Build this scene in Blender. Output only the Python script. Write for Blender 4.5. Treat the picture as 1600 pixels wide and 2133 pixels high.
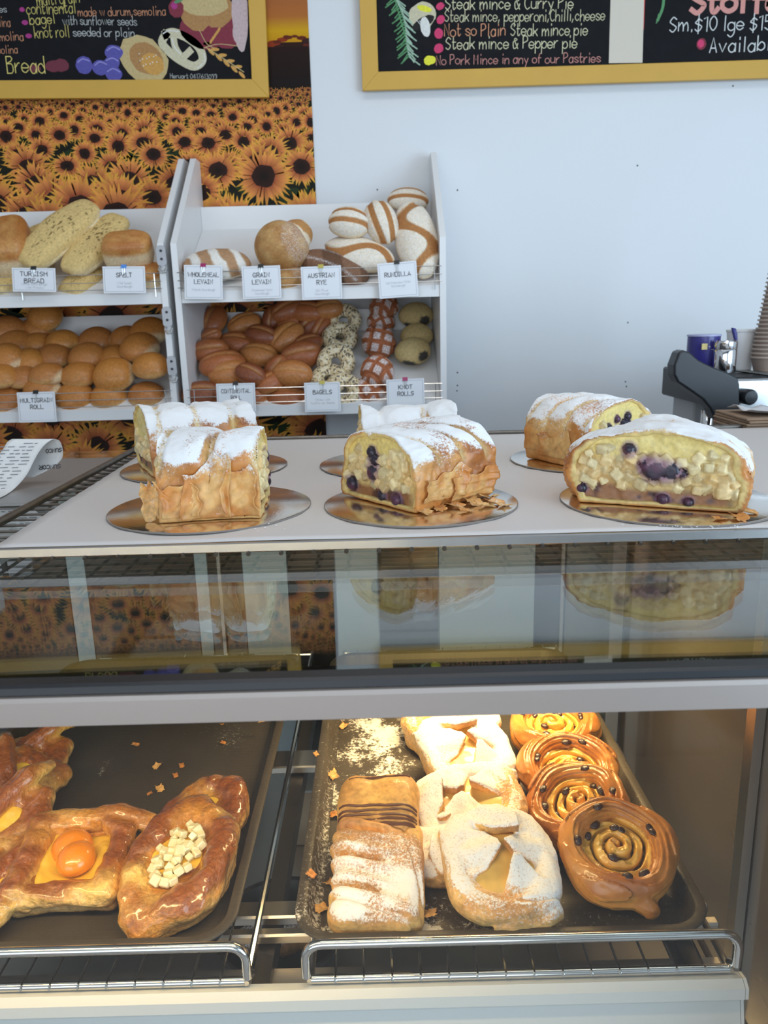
import bpy, math, random
import numpy as np
from mathutils import Matrix, Vector

random.seed(7)
for o in list(bpy.data.objects): bpy.data.objects.remove(o)
SC = bpy.context.scene
COL = SC.collection
R = math.radians

# ------------------------------------------------------------------ camera
FPX = 1600.0
PITCH, ROLL = R(14.0), R(1.5)
CAM = Vector((0, 0, 1.5))
cd = bpy.data.cameras.new('camera'); cam = bpy.data.objects.new('camera', cd); COL.objects.link(cam)
cd.sensor_fit = 'VERTICAL'; cd.sensor_height = 36; cd.sensor_width = 27; cd.lens = FPX / 2133 * 36
cd.clip_start = 0.02
CR = Matrix.Rotation(math.pi/2 - PITCH, 4, 'X') @ Matrix.Rotation(-ROLL, 4, 'Z')
cam.matrix_world = Matrix.Translation(CAM) @ CR
cd.dof.use_dof = True; cd.dof.focus_distance = 0.88; cd.dof.aperture_fstop = 11
SC.camera = cam

# ------------------------------------------------------------------ light and exposure
vs = SC.view_settings
vs.view_transform = 'Standard'; vs.look = 'None'; vs.gamma = 1; vs.exposure = -0.13
try: vs.use_curve_mapping = False
except Exception: pass
world = bpy.data.worlds.new('daylight'); SC.world = world; world.use_nodes = True
wn = world.node_tree.nodes; wb = wn['Background']
wb.inputs[0].default_value = (0.68, 0.84, 1.0, 1); wb.inputs[1].default_value = 0.74

def area(name, loc, rot, sx, sy, power, col, spread=None):
    l = bpy.data.lights.new(name, 'AREA'); l.shape = 'RECTANGLE'; l.size = sx; l.size_y = sy
    l.energy = power; l.color = col
    if spread: l.spread = spread
    o = bpy.data.objects.new(name, l); o.location = loc; o.rotation_euler = rot; COL.objects.link(o)
    return o
# the shop window behind the customer and the ceiling lamps of the shop
area('shop_window_light', (-0.9, -2.6, 1.65), (R(90), 0, R(-8)), 3.2, 1.9, 44, (0.86, 0.93, 1.0))
area('wall_fill_light', (2.2, -0.7, 1.5), (R(86), 0, R(36)), 1.8, 1.7, 60, (0.62, 0.81, 1.0))  # added blue-tinted fill that brightens the lower back wall; no door stands here
area('ceiling_light', (0.2, 1.1, 2.95), (0, 0, 0), 1.6, 0.5, 9, (1.0, 0.97, 0.92))
# warm lamps of the display case: a tube behind the header and one at the rear of the roof
WARM = (1.0, 0.70, 0.32)
area('case_front_lamp', (-0.30, 0.485, 1.248), (R(28), 0, 0), .62, 0.02, 2.5, WARM)
area('case_rear_lamp', (0.16, 1.02, 1.225), (R(-8), 0, 0), 0.34, 0.03, 3.0, WARM, R(120))

# ------------------------------------------------------------------ pixel to place
def ray(px, py):
    v = Vector(((px-800)/FPX, -(py-1066.5)/FPX, -1))
    return (CR.to_3x3() @ v).normalized()
def at_z(px, py, z):
    d = ray(px, py); return CAM + d*((z-CAM.z)/d.z)
def at_y(px, py, y):
    d = ray(px, py); return CAM + d*(y/d.y)
def at_plane(px, py, p, n):
    d = ray(px, py); return CAM + d*((p-CAM).dot(n)/d.dot(n))

# ------------------------------------------------------------------ naming helpers
def tag(o, label=None, cat=None, group=None, kind=None):
    if label: o['label'] = label
    if cat: o['category'] = cat
    if group: o['group'] = group
    if kind: o['kind'] = kind
    return o
def thing(name, label, cat, loc=(0,0,0), rz=0, group=None):
    o = bpy.data.objects.new(name, None); o.empty_display_size = .02; COL.objects.link(o)
    o.location = loc; o.rotation_euler = (0, 0, rz)
    return tag(o, label, cat, group)
def link(name, me, parent=None, mats=None):
    o = bpy.data.objects.new(name, me); COL.objects.link(o)
    if parent is not None: o.parent = parent
    if mats is not None:
        for m in (mats if isinstance(mats, (list, tuple)) else [mats]): me.materials.append(m)
    return o

# ------------------------------------------------------------------ noise
def _hash(ix, iy, iz, s):
    h = (ix*374761393 + iy*668265263 + iz*1274126177 + s*974634777) & 0xffffffff
    h = ((h ^ (h >> 13))*1274126177) & 0xffffffff
    h = ((h ^ (h >> 16))*2246822519) & 0xffffffff
    return ((h ^ (h >> 15)) & 0xffffff)/float(0xffffff)
def vnoise(p, s=0):
    p = np.asarray(p, float); f = np.floor(p).astype(np.int64); t = p-f; t = t*t*(3-2*t)
    r = 0
    for dx in (0, 1):
        wx = t[..., 0] if dx else 1-t[..., 0]
        for dy in (0, 1):
            wy = t[..., 1] if dy else 1-t[..., 1]
            for dz in (0, 1):
                wz = t[..., 2] if dz else 1-t[..., 2]
                r = r + wx*wy*wz*_hash(f[..., 0]+dx, f[..., 1]+dy, f[..., 2]+dz, s)
    return r*2-1
def fbm(p, s=0, o=3):
    r = 0; a = 1; p = np.asarray(p, float)
    for i in range(o):
        r = r + a*vnoise(p*(2**i)+i*17.3, s+i); a *= .5
    return r/1.75
def sst(a, b, x):
    t = np.clip((x-a)/(b-a), 0, 1); return t*t*(3-2*t)
def lerp(a, b, t):
    t = np.asarray(t)[..., None]; return np.asarray(a)*(1-t)+np.asarray(b)*t

# ------------------------------------------------------------------ meshes
def pymesh(name, v, f, smooth=True):
    me = bpy.data.meshes.new(name)
    me.from_pydata([tuple(map(float, a)) for a in v], [], [tuple(map(int, a)) for a in f])
    if smooth: me.polygons.foreach_set('use_smooth', [True]*len(me.polygons))
    me.update(); return me
def set_attr(me, col=None, **fl):
    n = len(me.vertices)
    if col is not None:
        a = me.color_attributes.new('Col', 'FLOAT_COLOR', 'POINT')
        c = np.ones((n, 4)); c[:, :3] = col; a.data.foreach_set('color', c.ravel())
    for k, vv in fl.items():
        a = me.attributes.new(k, 'FLOAT', 'POINT'); a.data.foreach_set('value', np.asarray(vv, float).ravel())

def nets(f, lo, hi, h):
    """surface nets over a distance field f(P)->d"""
    lo = np.array(lo, float); hi = np.array(hi, float)
    n = np.ceil((hi-lo)/h).astype(int)+1
    g = np.stack(np.meshgrid(*[lo[i]+h*np.arange(n[i]) for i in range(3)], indexing='ij'), -1)
    D = f(g)
    D[0], D[-1] = np.maximum(D[0], .1*h), np.maximum(D[-1], .1*h)
    D[:, 0], D[:, -1] = np.maximum(D[:, 0], .1*h), np.maximum(D[:, -1], .1*h)
    D[:, :, 0], D[:, :, -1] = np.maximum(D[:, :, 0], .1*h), np.maximum(D[:, :, -1], .1*h)
    S = D < 0
    cs = np.zeros(tuple(n-1)); cp = np.zeros(tuple(n-1)+(3,))
    sl = lambda o, ax=None: tuple(slice(o[i], n[i]-1+o[i]) for i in range(3))
    corners = [(a, b, c) for a in (0, 1) for b in (0, 1) for c in (0, 1)]
    for a in corners:
        for ax in range(3):
            if a[ax] == 0:
                b = list(a); b[ax] = 1; b = tuple(b)
                da, db = D[sl(a)], D[sl(b)]
                m = (S[sl(a)] != S[sl(b)])
                den = np.where(m, da-db, 1.0)
                t = np.where(m, da/den, 0)
                cs += m
                for k in range(3):
                    cp[..., k] += m*(a[k]+(t if k == ax else 0))
    act = cs > 0
    idx = -np.ones(act.shape, int); idx[act] = np.arange(act.sum())
    I = np.stack(np.nonzero(act), -1)
    V = lo + h*(I + cp[act]/cs[act][:, None])
    F = []
    for ax in range(3):
        u, v = (ax+1) % 3, (ax+2) % 3
        s0 = [slice(1, n[i]-1) for i in range(3)]; s1 = list(s0)
        s0[ax] = slice(0, n[ax]-1); s1[ax] = slice(1, n[ax])
        A, B = S[tuple(s0)], S[tuple(s1)]
        for flip, m in ((False, A & ~B), (True, ~A & B)):
            q = np.stack(np.nonzero(m), -1)
            if len(q) == 0: continue
            q = q.copy()
            for i in range(3):
                if i != ax: q[:, i] += 1
            def id_(du, dv):
                r = q.copy(); r[:, u] += du; r[:, v] += dv
                return idx[r[:, 0], r[:, 1], r[:, 2]]
            quad = np.stack([id_(-1, -1), id_(0, -1), id_(0, 0), id_(-1, 0)], -1)
            if flip: quad = quad[:, ::-1]
            F.append(quad)
    F = np.concatenate(F)
    return V, F
def normals(V, F):
    a = np.cross(V[F[:, 2]]-V[F[:, 0]], V[F[:, 3]]-V[F[:, 1]])
    N = np.zeros_like(V)
    for k in range(4): np.add.at(N, F[:, k], a)
    return N/(np.linalg.norm(N, axis=1)[:, None]+1e-12)
def stair(n): return n-np.sin(2*np.pi*n)/(2*np.pi)
def smin(a, b, k):
    h = np.clip(.5+.5*(b-a)/k, 0, 1); return b*(1-h)+a*h-k*h*(1-h)
def smax(a, b, k): return -smin(-a, -b, k)
def sd_box(P, c, hsz, r=0, rot=None):
    q = P-np.array(c)
    if rot is not None: q = q @ rot
    q = np.abs(q)-(np.array(hsz)-r)
    return np.linalg.norm(np.maximum(q, 0), axis=-1)+np.minimum(q.max(-1), 0)-r
def sd_ell(P, c, rad, rot=None):
    q = P-np.array(c)
    if rot is not None: q = q @ rot
    q = q/np.array(rad); k = np.linalg.norm(q, axis=-1)
    return (k-1)*min(rad)
def sd_cap(P, a, b, ra, rb=None, flat=1.0):
    a = np.array(a, float); b = np.array(b, float); rb = ra if rb is None else rb
    ab = b-a; t = np.clip(((P-a) @ ab)/(ab @ ab), 0, 1)
    q = P-(a+t[..., None]*ab)
    if flat != 1: q = q*np.array([1, 1, 1/flat])
    return (np.linalg.norm(q, axis=-1)-(ra+(rb-ra)*t))*(min(1, flat))
def rotm(ax, ay, az):
    return np.array((Matrix.Rotation(az, 3, 'Z') @ Matrix.Rotation(ay, 3, 'Y') @ Matrix.Rotation(ax, 3, 'X')))

class MB:
    """collects simple shapes into one mesh"""
    def __init__(s): s.v = []; s.f = []
    def add(s, v, f):
        n = len(s.v); s.v += [tuple(map(float, a)) for a in v]; s.f += [tuple(i+n for i in a) for a in f]; return s
    def box(s, x0, x1, y0, y1, z0, z1, b=0):
        if b <= 0:
            v = [(x, y, z) for x in (x0, x1) for y in (y0, y1) for z in (z0, z1)]
            return s.add(v, [(0,1,3,2),(4,6,7,5),(0,4,5,1),(2,3,7,6),(0,2,6,4),(1,5,7,3)])
        prof = [(x0+b, y0), (x1-b, y0), (x1, y0+b), (x1, y1-b), (x1-b, y1), (x0+b, y1), (x0, y1-b), (x0, y0+b)]
        ins = lambda p: (min(max(p[0], x0+b), x1-b), min(max(p[1], y0+b), y1-b))
        v = []; f = []
        for z, i in ((z0, 1), (z0+b, 0), (z1-b, 0), (z1, 1)):
            v += [((ins(p) if i else p)+(z,)) for p in prof]
        for k in range(3):
            for j in range(8):
                a = k*8+j; c = k*8+(j+1) % 8; f.append((a, c, c+8, a+8))
        f.append(tuple(range(7, -1, -1))); f.append(tuple(range(24, 32)))
        return s.add(v, f)
    def prism(s, poly, ax, a, b):
        """poly in the two other axes, extruded along ax from a to b"""
        n = len(poly); v = []
        for t in (a, b):
            for p in poly:
                q = list(p); q.insert(ax, t); v.append(q)
        f = [tuple(range(n-1, -1, -1)), tuple(range(n, 2*n))]
        f += [(i, (i+1) % n, n+(i+1) % n, n+i) for i in range(n)]
        return s.add(v, f)
    def tube(s, pts, r, n=8, closed=False, cap=True):
        pts = [Vector(p) for p in pts]; m = len(pts); rs = r if isinstance(r, (list, tuple)) else [r]*m
        v = []; up = None
        for i, p in enumerate(pts):
            if closed: d = (pts[(i+1) % m]-pts[i-1])
            else: d = pts[min(i+1, m-1)]-pts[max(i-1, 0)]
            d.normalize()
            if up is None:
                up = Vector((0, 0, 1)) if abs(d.z) < .9 else Vector((1, 0, 0))
            x = d.cross(up).normalized(); up = x.cross(d).normalized()
            for k in range(n):
                a = 2*math.pi*k/n; v.append(p+(x*math.cos(a)+up*math.sin(a))*rs[i])
        f = []
        for i in range(m if closed else m-1):
            j = (i+1) % m
            for k in range(n):
                f.append((i*n+k, i*n+(k+1) % n, j*n+(k+1) % n, j*n+k))
        if cap and not closed:
            f.append(tuple(range(n-1, -1, -1))); f.append(tuple((m-1)*n+k for k in range(n)))
        return s.add(v, f)
    def lathe(s, prof, c=(0, 0, 0), n=32, axis='Z'):
        v = []; f = []; m = len(prof)
        for r, z in prof:
            for k in range(n):
                a = 2*math.pi*k/n
                q = (r*math.cos(a), r*math.sin(a), z)
                if axis == 'Y': q = (q[0], z, q[1])
                if axis == 'X': q = (z, q[0], q[1])
                v.append((c[0]+q[0], c[1]+q[1], c[2]+q[2]))
        for i in range(m-1):
            for k in range(n): f.append((i*n+k, i*n+(k+1) % n, (i+1)*n+(k+1) % n, (i+1)*n+k))
        f.append(tuple(range(n-1, -1, -1))); f.append(tuple((m-1)*n+k for k in range(n)))
        return s.add(v, f)
    def build(s, name, mats, parent=None, smooth=False, label=None):
        me = pymesh(name, s.v, s.f, smooth)
        o = link(name, me, parent, mats)
        if smooth:
            try: me.set_sharp_from_angle(angle=R(38))
            except Exception: pass
        if label: o['label'] = label
        return o

# ------------------------------------------------------------------ materials
def newmat(name):
    m = bpy.data.materials.new(name); m.use_nodes = True
    nt = m.node_tree; return m, nt, nt.nodes['Principled BSDF']
def N(nt, typ, **kw):
    n = nt.nodes.new(typ)
    for k, v in kw.items(): setattr(n, k, v)
    return n
def simple(name, col, rough=.5, metal=0, bump=0, bscale=200, var=0, vscale=20, coat=0, trans=0, stretch=None, sss=0):
    m, nt, b = newmat(name)
    b.inputs['Base Color'].default_value = (*col, 1); b.inputs['Roughness'].default_value = rough
    b.inputs['Metallic'].default_value = metal
    if coat: b.inputs['Coat Weight'].default_value = coat; b.inputs['Coat Roughness'].default_value = .08
    if trans: b.inputs['Transmission Weight'].default_value = trans
    if sss:
        b.inputs['Subsurface Weight'].default_value = sss; b.inputs['Subsurface Radius'].default_value = (.01, .006, .003)
    if var or bump:
        tc = N(nt, 'ShaderNodeTexCoord'); src = tc.outputs['Object']
        if stretch:
            mp = N(nt, 'ShaderNodeMapping'); mp.inputs['Scale'].default_value = stretch
            nt.links.new(src, mp.inputs['Vector']); src = mp.outputs[0]
    if var:
        n = N(nt, 'ShaderNodeTexNoise'); n.inputs['Scale'].default_value = vscale; n.inputs['Detail'].default_value = 4
        nt.links.new(src, n.inputs['Vector'])
        mx = N(nt, 'ShaderNodeMix', data_type='RGBA')
        mx.inputs[6].default_value = tuple(c*(1-var) for c in col)+(1,); mx.inputs[7].default_value = tuple(min(1, c*(1+var)) for c in col)+(1,)
        nt.links.new(n.outputs[0], mx.inputs[0]); nt.links.new(mx.outputs[2], b.inputs['Base Color'])
    if bump:
        n = N(nt, 'ShaderNodeTexNoise'); n.inputs['Scale'].default_value = bscale; n.inputs['Detail'].default_value = 3
        nt.links.new(src, n.inputs['Vector'])
        bp = N(nt, 'ShaderNodeBump'); bp.inputs['Strength'].default_value = bump; bp.inputs['Distance'].default_value = .001
        nt.links.new(n.outputs[0], bp.inputs['Height']); nt.links.new(bp.outputs[0], b.inputs['Normal'])
    return m
def baked(name, rough=.5, coat=0.0, nscale=260, nvar=.25, bump=.6, bdist=.0012, sugar=True, sss=0.0):
    """pastry: vertex colour, fine browning noise, icing sugar laid on by the 'sugar' attribute"""
    m, nt, b = newmat(name)
    tc = N(nt, 'ShaderNodeTexCoord')
    at = N(nt, 'ShaderNodeAttribute', attribute_name='Col')
    n1 = N(nt, 'ShaderNodeTexNoise'); n1.inputs['Scale'].default_value = nscale; n1.inputs['Detail'].default_value = 5
    nt.links.new(tc.outputs['Object'], n1.inputs['Vector'])
    mr = N(nt, 'ShaderNodeMapRange'); mr.inputs['From Min'].default_value = .3; mr.inputs['From Max'].default_value = .7
    mr.inputs['To Min'].default_value = 1-nvar; mr.inputs['To Max'].default_value = 1+nvar
    nt.links.new(n1.outputs[0], mr.inputs[0])
    hs = N(nt, 'ShaderNodeVectorMath', operation='SCALE')
    nt.links.new(at.outputs['Color'], hs.inputs[0]); nt.links.new(mr.outputs[0], hs.inputs['Scale'])
    out = hs.outputs[0]; ro = None
    if sugar:
        sa = N(nt, 'ShaderNodeAttribute', attribute_name='sugar')
        n2 = N(nt, 'ShaderNodeTexNoise'); n2.inputs['Scale'].default_value = nscale*2.6; n2.inputs['Detail'].default_value = 8; n2.inputs['Roughness'].default_value = .8
        nt.links.new(tc.outputs['Object'], n2.inputs['Vector'])
        ad = N(nt, 'ShaderNodeMath', operation='ADD'); cn = N(nt, 'ShaderNodeMapRange'); cn.inputs['From Min'].default_value = .32; cn.inputs['From Max'].default_value = .68; nt.links.new(n2.outputs[0], cn.inputs[0])
        nt.links.new(sa.outputs['Fac'], ad.inputs[0]); nt.links.new(cn.outputs[0], ad.inputs[1])
        rp = N(nt, 'ShaderNodeMapRange'); rp.inputs['From Min'].default_value = .94; rp.inputs['From Max'].default_value = 1.30
        nt.links.new(ad.outputs[0], rp.inputs[0])
        mx = N(nt, 'ShaderNodeMix', data_type='RGBA'); mx.inputs[7].default_value = (.86, .87, .88, 1)
        nt.links.new(rp.outputs[0], mx.inputs[0]); nt.links.new(out, mx.inputs[6]); out = mx.outputs[2]
        rr = N(nt, 'ShaderNodeMapRange'); rr.inputs['To Min'].default_value = rough; rr.inputs['To Max'].default_value = .95
        nt.links.new(rp.outputs[0], rr.inputs[0]); ro = rr.outputs[0]
        if coat:
            cr = N(nt, 'ShaderNodeMapRange'); cr.inputs['To Min'].default_value = coat; cr.inputs['To Max'].default_value = 0
            nt.links.new(rp.outputs[0], cr.inputs[0]); nt.links.new(cr.outputs[0], b.inputs['Coat Weight'])
    elif coat: b.inputs['Coat Weight'].default_value = coat
    b.inputs['Coat Roughness'].default_value = .12
    nt.links.new(out, b.inputs['Base Color'])
    b.inputs['Roughness'].default_value = rough
    if ro is not None: nt.links.new(ro, b.inputs['Roughness'])
    if sss:
        b.inputs['Subsurface Weight'].default_value = sss; b.inputs['Subsurface Radius'].default_value = (.008, .005, .002)
        b.inputs['Subsurface Scale'].default_value = 1
    bp = N(nt, 'ShaderNodeBump'); bp.inputs['Strength'].default_value = bump; bp.inputs['Distance'].default_value = bdist
    n3 = N(nt, 'ShaderNodeTexNoise'); n3.inputs['Scale'].default_value = nscale*.9; n3.inputs['Detail'].default_value = 5
    nt.links.new(tc.outputs['Object'], n3.inputs['Vector'])
    nt.links.new(n3.outputs[0], bp.inputs['Height']); nt.links.new(bp.outputs[0], b.inputs['Normal'])
    return m
def vcol(name, rough=.6, coat=0):
    m, nt, b = newmat(name); at = N(nt, 'ShaderNodeAttribute', attribute_name='Col')
    nt.links.new(at.outputs['Color'], b.inputs['Base Color']); b.inputs['Roughness'].default_value = rough
    b.inputs['Coat Weight'].default_value = coat; b.inputs['Specular IOR Level'].default_value = .12
    return m
def pane(name, tint=(1, 1, 1), boost=1.0):
    m = bpy.data.materials.new(name); m.use_nodes = True; nt = m.node_tree; nt.nodes.clear()
    o = N(nt, 'ShaderNodeOutputMaterial'); t = N(nt, 'ShaderNodeBsdfTransparent'); g = N(nt, 'ShaderNodeBsdfGlossy')
    t.inputs[0].default_value = (*tint, 1); g.inputs['Roughness'].default_value = 0.0
    g.inputs[0].default_value = (1, 1, 1, 1)
    # symmetrical Schlick reflectance so both faces of the sheet behave alike
    ge = N(nt, 'ShaderNodeNewGeometry'); dp = N(nt, 'ShaderNodeVectorMath', operation='DOT_PRODUCT')
    nt.links.new(ge.outputs['Normal'], dp.inputs[0]); nt.links.new(ge.outputs['Incoming'], dp.inputs[1])
    ab = N(nt, 'ShaderNodeMath', operation='ABSOLUTE'); nt.links.new(dp.outputs['Value'], ab.inputs[0])
    om = N(nt, 'ShaderNodeMath', operation='SUBTRACT'); om.inputs[0].default_value = 1; nt.links.new(ab.outputs[0], om.inputs[1])
    pw = N(nt, 'ShaderNodeMath', operation='POWER'); pw.inputs[1].default_value = 5; nt.links.new(om.outputs[0], pw.inputs[0])
    ml = N(nt, 'ShaderNodeMath', operation='MULTIPLY_ADD'); ml.inputs[1].default_value = .96*boost; ml.inputs[2].default_value = .04*boost
    nt.links.new(pw.outputs[0], ml.inputs[0]); ml.use_clamp = True
    mx = N(nt, 'ShaderNodeMixShader'); nt.links.new(ml.outputs[0], mx.inputs[0])
    nt.links.new(t.outputs[0], mx.inputs[1]); nt.links.new(g.outputs[0], mx.inputs[2]); nt.links.new(mx.outputs[0], o.inputs[0])
    return m

M = dict(
    wall=simple('painted_wall', (.74, .76, .78), .6, bump=.05, bscale=120, var=.015, vscale=3),
    white=simple('white_melamine', (.80, .80, .80), .35),
    whiteplastic=simple('white_plastic', (.62, .63, .62), .3, coat=.2),
    yellow=simple('yellow_paint', (.62, .36, .055), .45, var=.08, vscale=9),
    black=simple('black_board', (.012, .012, .014), .6, var=.3, vscale=30),
    blackgloss=simple('black_glass', (.004, .005, .006), .06, coat=.6),
    blackplastic=simple('black_plastic', (.012, .014, .018), .38, bump=.1, bscale=900),
    steel=simple('brushed_steel', (.70, .63, .58), .38, 1, bump=.06, bscale=60, stretch=(1, 60, 60)),
    chrome=simple('chrome_wire', (.72, .71, .69), .14, 1),
    darkwire=simple('worn_wire', (.20, .18, .16), .38, 1, var=.4, vscale=60),
    alu=simple('worn_aluminium', (.40, .39, .38), .36, 1, bump=.1, bscale=90, var=.12, vscale=25),
    foil=simple('foil_board', (.78, .70, .62), .16, 1, bump=.10, bscale=260),
    greyboard=simple('grey_card', (.25, .22, .20), .8),
    card=simple('white_card', (.80, .82, .86), .5),
    ink=simple('dark_ink', (.04, .04, .05), .6),
    greyink=simple('grey_ink', (.28, .29, .31), .6),
    floor=simple('floor_tiles', (.46, .40, .37), .5, var=.1, vscale=4),
    darkmetal=simple('dark_case_metal', (.06, .055, .05), .35, .6),
    benchsteel=simple('grey_bench', (.30, .29, .285), .35, .3, var=.06, vscale=8),
)
for _k in ('black',): M[_k].node_tree.nodes['Principled BSDF'].inputs['Specular IOR Level'].default_value = .08
def text_mat(name, c): return simple(name, c, .85, bump=.3, bscale=900, var=.25, vscale=500)
CH = dict(y=text_mat('yellow_chalk', (.78, .66, .20)), o=text_mat('orange_chalk', (.78, .36, .20)), w=text_mat('white_chalk', (.66, .68, .66)),
          c=text_mat('cream_chalk', (.74, .70, .45)), r=text_mat('red_chalk', (.62, .03, .09)), p=text_mat('pink_chalk', (.66, .30, .26)),
          m=text_mat('maroon_chalk', (.16, .03, .05)))

# ------------------------------------------------------------------ hand lettering made of strokes
GL = {
'a':(4,"~462705133345|4743"),'b':(4,"0a03|~052746442304"),'c':(4,"~4627052344"),'d':(4,"4a43|~452706042344"),
'e':(4,"~0545462706042344"),'f':(3,"~3a2a1813|0737"),'g':(4,"~462706042344|~47422001"),'h':(4,"0a03|~05274643"),
'i':(1.4,"1713|1a19"),'k':(4,"0a03|4704|1643"),'l':(1.6,"1a13"),'m':(6,"0703|~05273533|~35576563"),'n':(4,"0703|~05274643"),
'o':(4,"~27060423444627"),'p':(4,"0700|~052746442304"),'r':(3,"0703|~052737"),'s':(3.6,"~462706442304"),'t':(3,"~1a142334|0737"),
'u':(4,"~07042344|4743"),'v':(4,"072347"),'w':(6,"0723375367"),'y':(4,"0724|4710"),'x':(4,"0743|4703"),'z':(4,"07470343"),
'A':(4,"032a43|1535"),'B':(4,"0a03|0a3a493807|073746443303"),'C':(4,"~492a08052344"),'D':(4,"0a03|~0a3a48453303"),'E':(4,"4a0a0343|0737"),
'F':(4,"4a0a03|0737"),'8':(4,"~2a0927452304472a"),'G':(4,"~492a08052344|444626"),'H':(4,"0a03|4a43|0747"),'I':(2.4,"1a13|0a2a|0323"),'K':(4,"0a03|4a06|1743"),'L':(4,"0a0343"),
'M':(4.6,"030a264a43"),'N':(4,"030a434a"),'O':(4,"~2a08052345482a"),'P':(4,"0a03|~0a3a483706"),'R':(4,"0a03|~0a3a483706|2643"),
'S':(4,"~492a08173645 2304".replace(' ','')),'T':(4,"0a4a|2a23"),'U':(4,"~0a0523454a"),'W':(6,"0a1338536a"),'Y':(4,"0a274a|2723"),'V':(4,"0a234a"),
'0':(4,"~2a08052345482a"),'1':(2.4,"092a23"),'3':(4,"~0a3a3827|~27454423 04".replace(' ','')),'4':(4,"3a0545|3a33"),'5':(4,"4a0a07|~073745332304"),
'6':(4,"~3a17042344463705"),'7':(4,"0a4a13"),'9':(4,"~46280a3a4823"),'$':(4,"~482918073645 2304".replace(' ','')+"|2b22"),'&':(4,"~4318293807041334 46".replace(' ','')),
',':(1.6,"1402"),'.':(1.6,"1314"),"'":(1.4,"1a18"),'-':(3,"0636"),'+':(3,"0737|1a13")}
def crom(p, k=5):
    q = [p[0]]+p+[p[-1]]; out = []
    for i in range(len(p)-1):
        a, b, c, d = [np.array(t, float) for t in q[i:i+4]]
        for j in range(k):
            t = j/k
            out.append(tuple(.5*(2*b+(c-a)*t+(2*a-5*b+4*c-d)*t*t+(3*b-3*c+d-a)*t**3)))
    out.append(tuple(p[-1])); return out
def strokes(txt, gap=1.5, jit=0.0, rnd=random):
    x = 0; out = []
    for ch in txt:
        if ch == ' ': x += 3; continue
        w, g = GL[ch]
        jy = rnd.uniform(-1, 1)*jit
        for s in g.split('|'):
            sm = s[0] == '~'; s = s.lstrip('~')
            pts = [(int(s[i], 16), int(s[i+1], 16)-3) for i in range(0, len(s), 2)]
            if sm and len(pts) > 2: pts = crom(pts)
            out.append([(x+a, b+jy) for a, b in pts])
        x += w+gap
    return out, x-gap
def ribbon(mb, pts, w, fn, lift):
    """flat stroke, pts in 2D, fn maps (u,v,lift)->3D"""
    n = len(pts)
    if n < 2: return
    v = []; f = []
    for i, p in enumerate(pts):
        a = np.array(pts[max(i-1, 0)]); b = np.array(pts[min(i+1, n-1)]); d = b-a; L = np.hypot(*d)+1e-9
        nx, ny = -d[1]/L, d[0]/L
        ex = (-d/L*w*.4 if i == 0 else d/L*w*.4 if i == n-1 else 0*d)
        v.append(fn(p[0]+ex[0]+nx*w/2, p[1]+ex[1]+ny*w/2, lift)); v.append(fn(p[0]+ex[0]-nx*w/2, p[1]+ex[1]-ny*w/2, lift))
    for i in range(n-1): f.append((2*i, 2*i+1, 2*i+3, 2*i+2))
    mb.add(v, f)
def write(mb, txt, u0, v0, width, height, fn, weight=.9, lift=.0006, jit=.15, slant=0):
    st, W = strokes(txt, jit=jit); sx = width/W; sy = height/7
    for i, s in enumerate(st):
        ribbon(mb, [(u0+(a+slant*b)*sx, v0+b*sy) for a, b in s], weight*min(sx, sy), fn, lift+i*2e-6)
# ================================================================== THE SETTING
WY = 2.45                                   # back wall
def struct(name, mb, m, label=None):
    o = mb.build(name, m); o['kind'] = 'structure'
    if label: o['label'] = label
    return o
wall = struct('wall_back', MB().box(-3.2, 3.4, WY, WY+.1, 0, 3.1), M['wall'], 'pale blue-white painted wall behind the bread racks')
struct('floor', MB().box(-3.2, 3.4, -2.8, WY+.1, -.05, 0), M['floor'])
struct('ceiling', MB().box(-3.2, 3.4, -2.8, WY+.1, 3.1, 3.15), M['white'])
struct('wall_left', MB().box(-3.3, -3.2, -2.8, WY+.1, 0, 3.1), M['wall'])
# shop front with its glazing bars, open to the daylight
sf = MB().box(-3.2, 3.4, -2.8, -2.72, 0, .55).box(-3.2, 3.4, -2.8, -2.72, 2.75, 3.1)
for x in (-3.2, -1.9, -.55, .9, 2.2, 3.32): sf.box(x, x+.08, -2.8, -2.72, .55, 2.75)
struct('wall_front', sf, M['darkmetal'])
# little screw holes left in the paint
for px, py in ((953, 396), (786, 395), (1328, 345), (1527, 179), (1308, 672), (1303, 795), (1305, 805), (953, 776), (953, 803), (952, 814)):
    p = at_y(px, py, WY)
    MB().lathe([(.0026, 0), (.0022, -.0012), (.0005, -.0006)], (p.x, WY, p.z), 10, 'Y').build('screw_hole', simple('screw_hole_grey', (.12, .12, .13), .7) if 'screw_hole_grey' not in bpy.data.materials else bpy.data.materials['screw_hole_grey'], wall)

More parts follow.
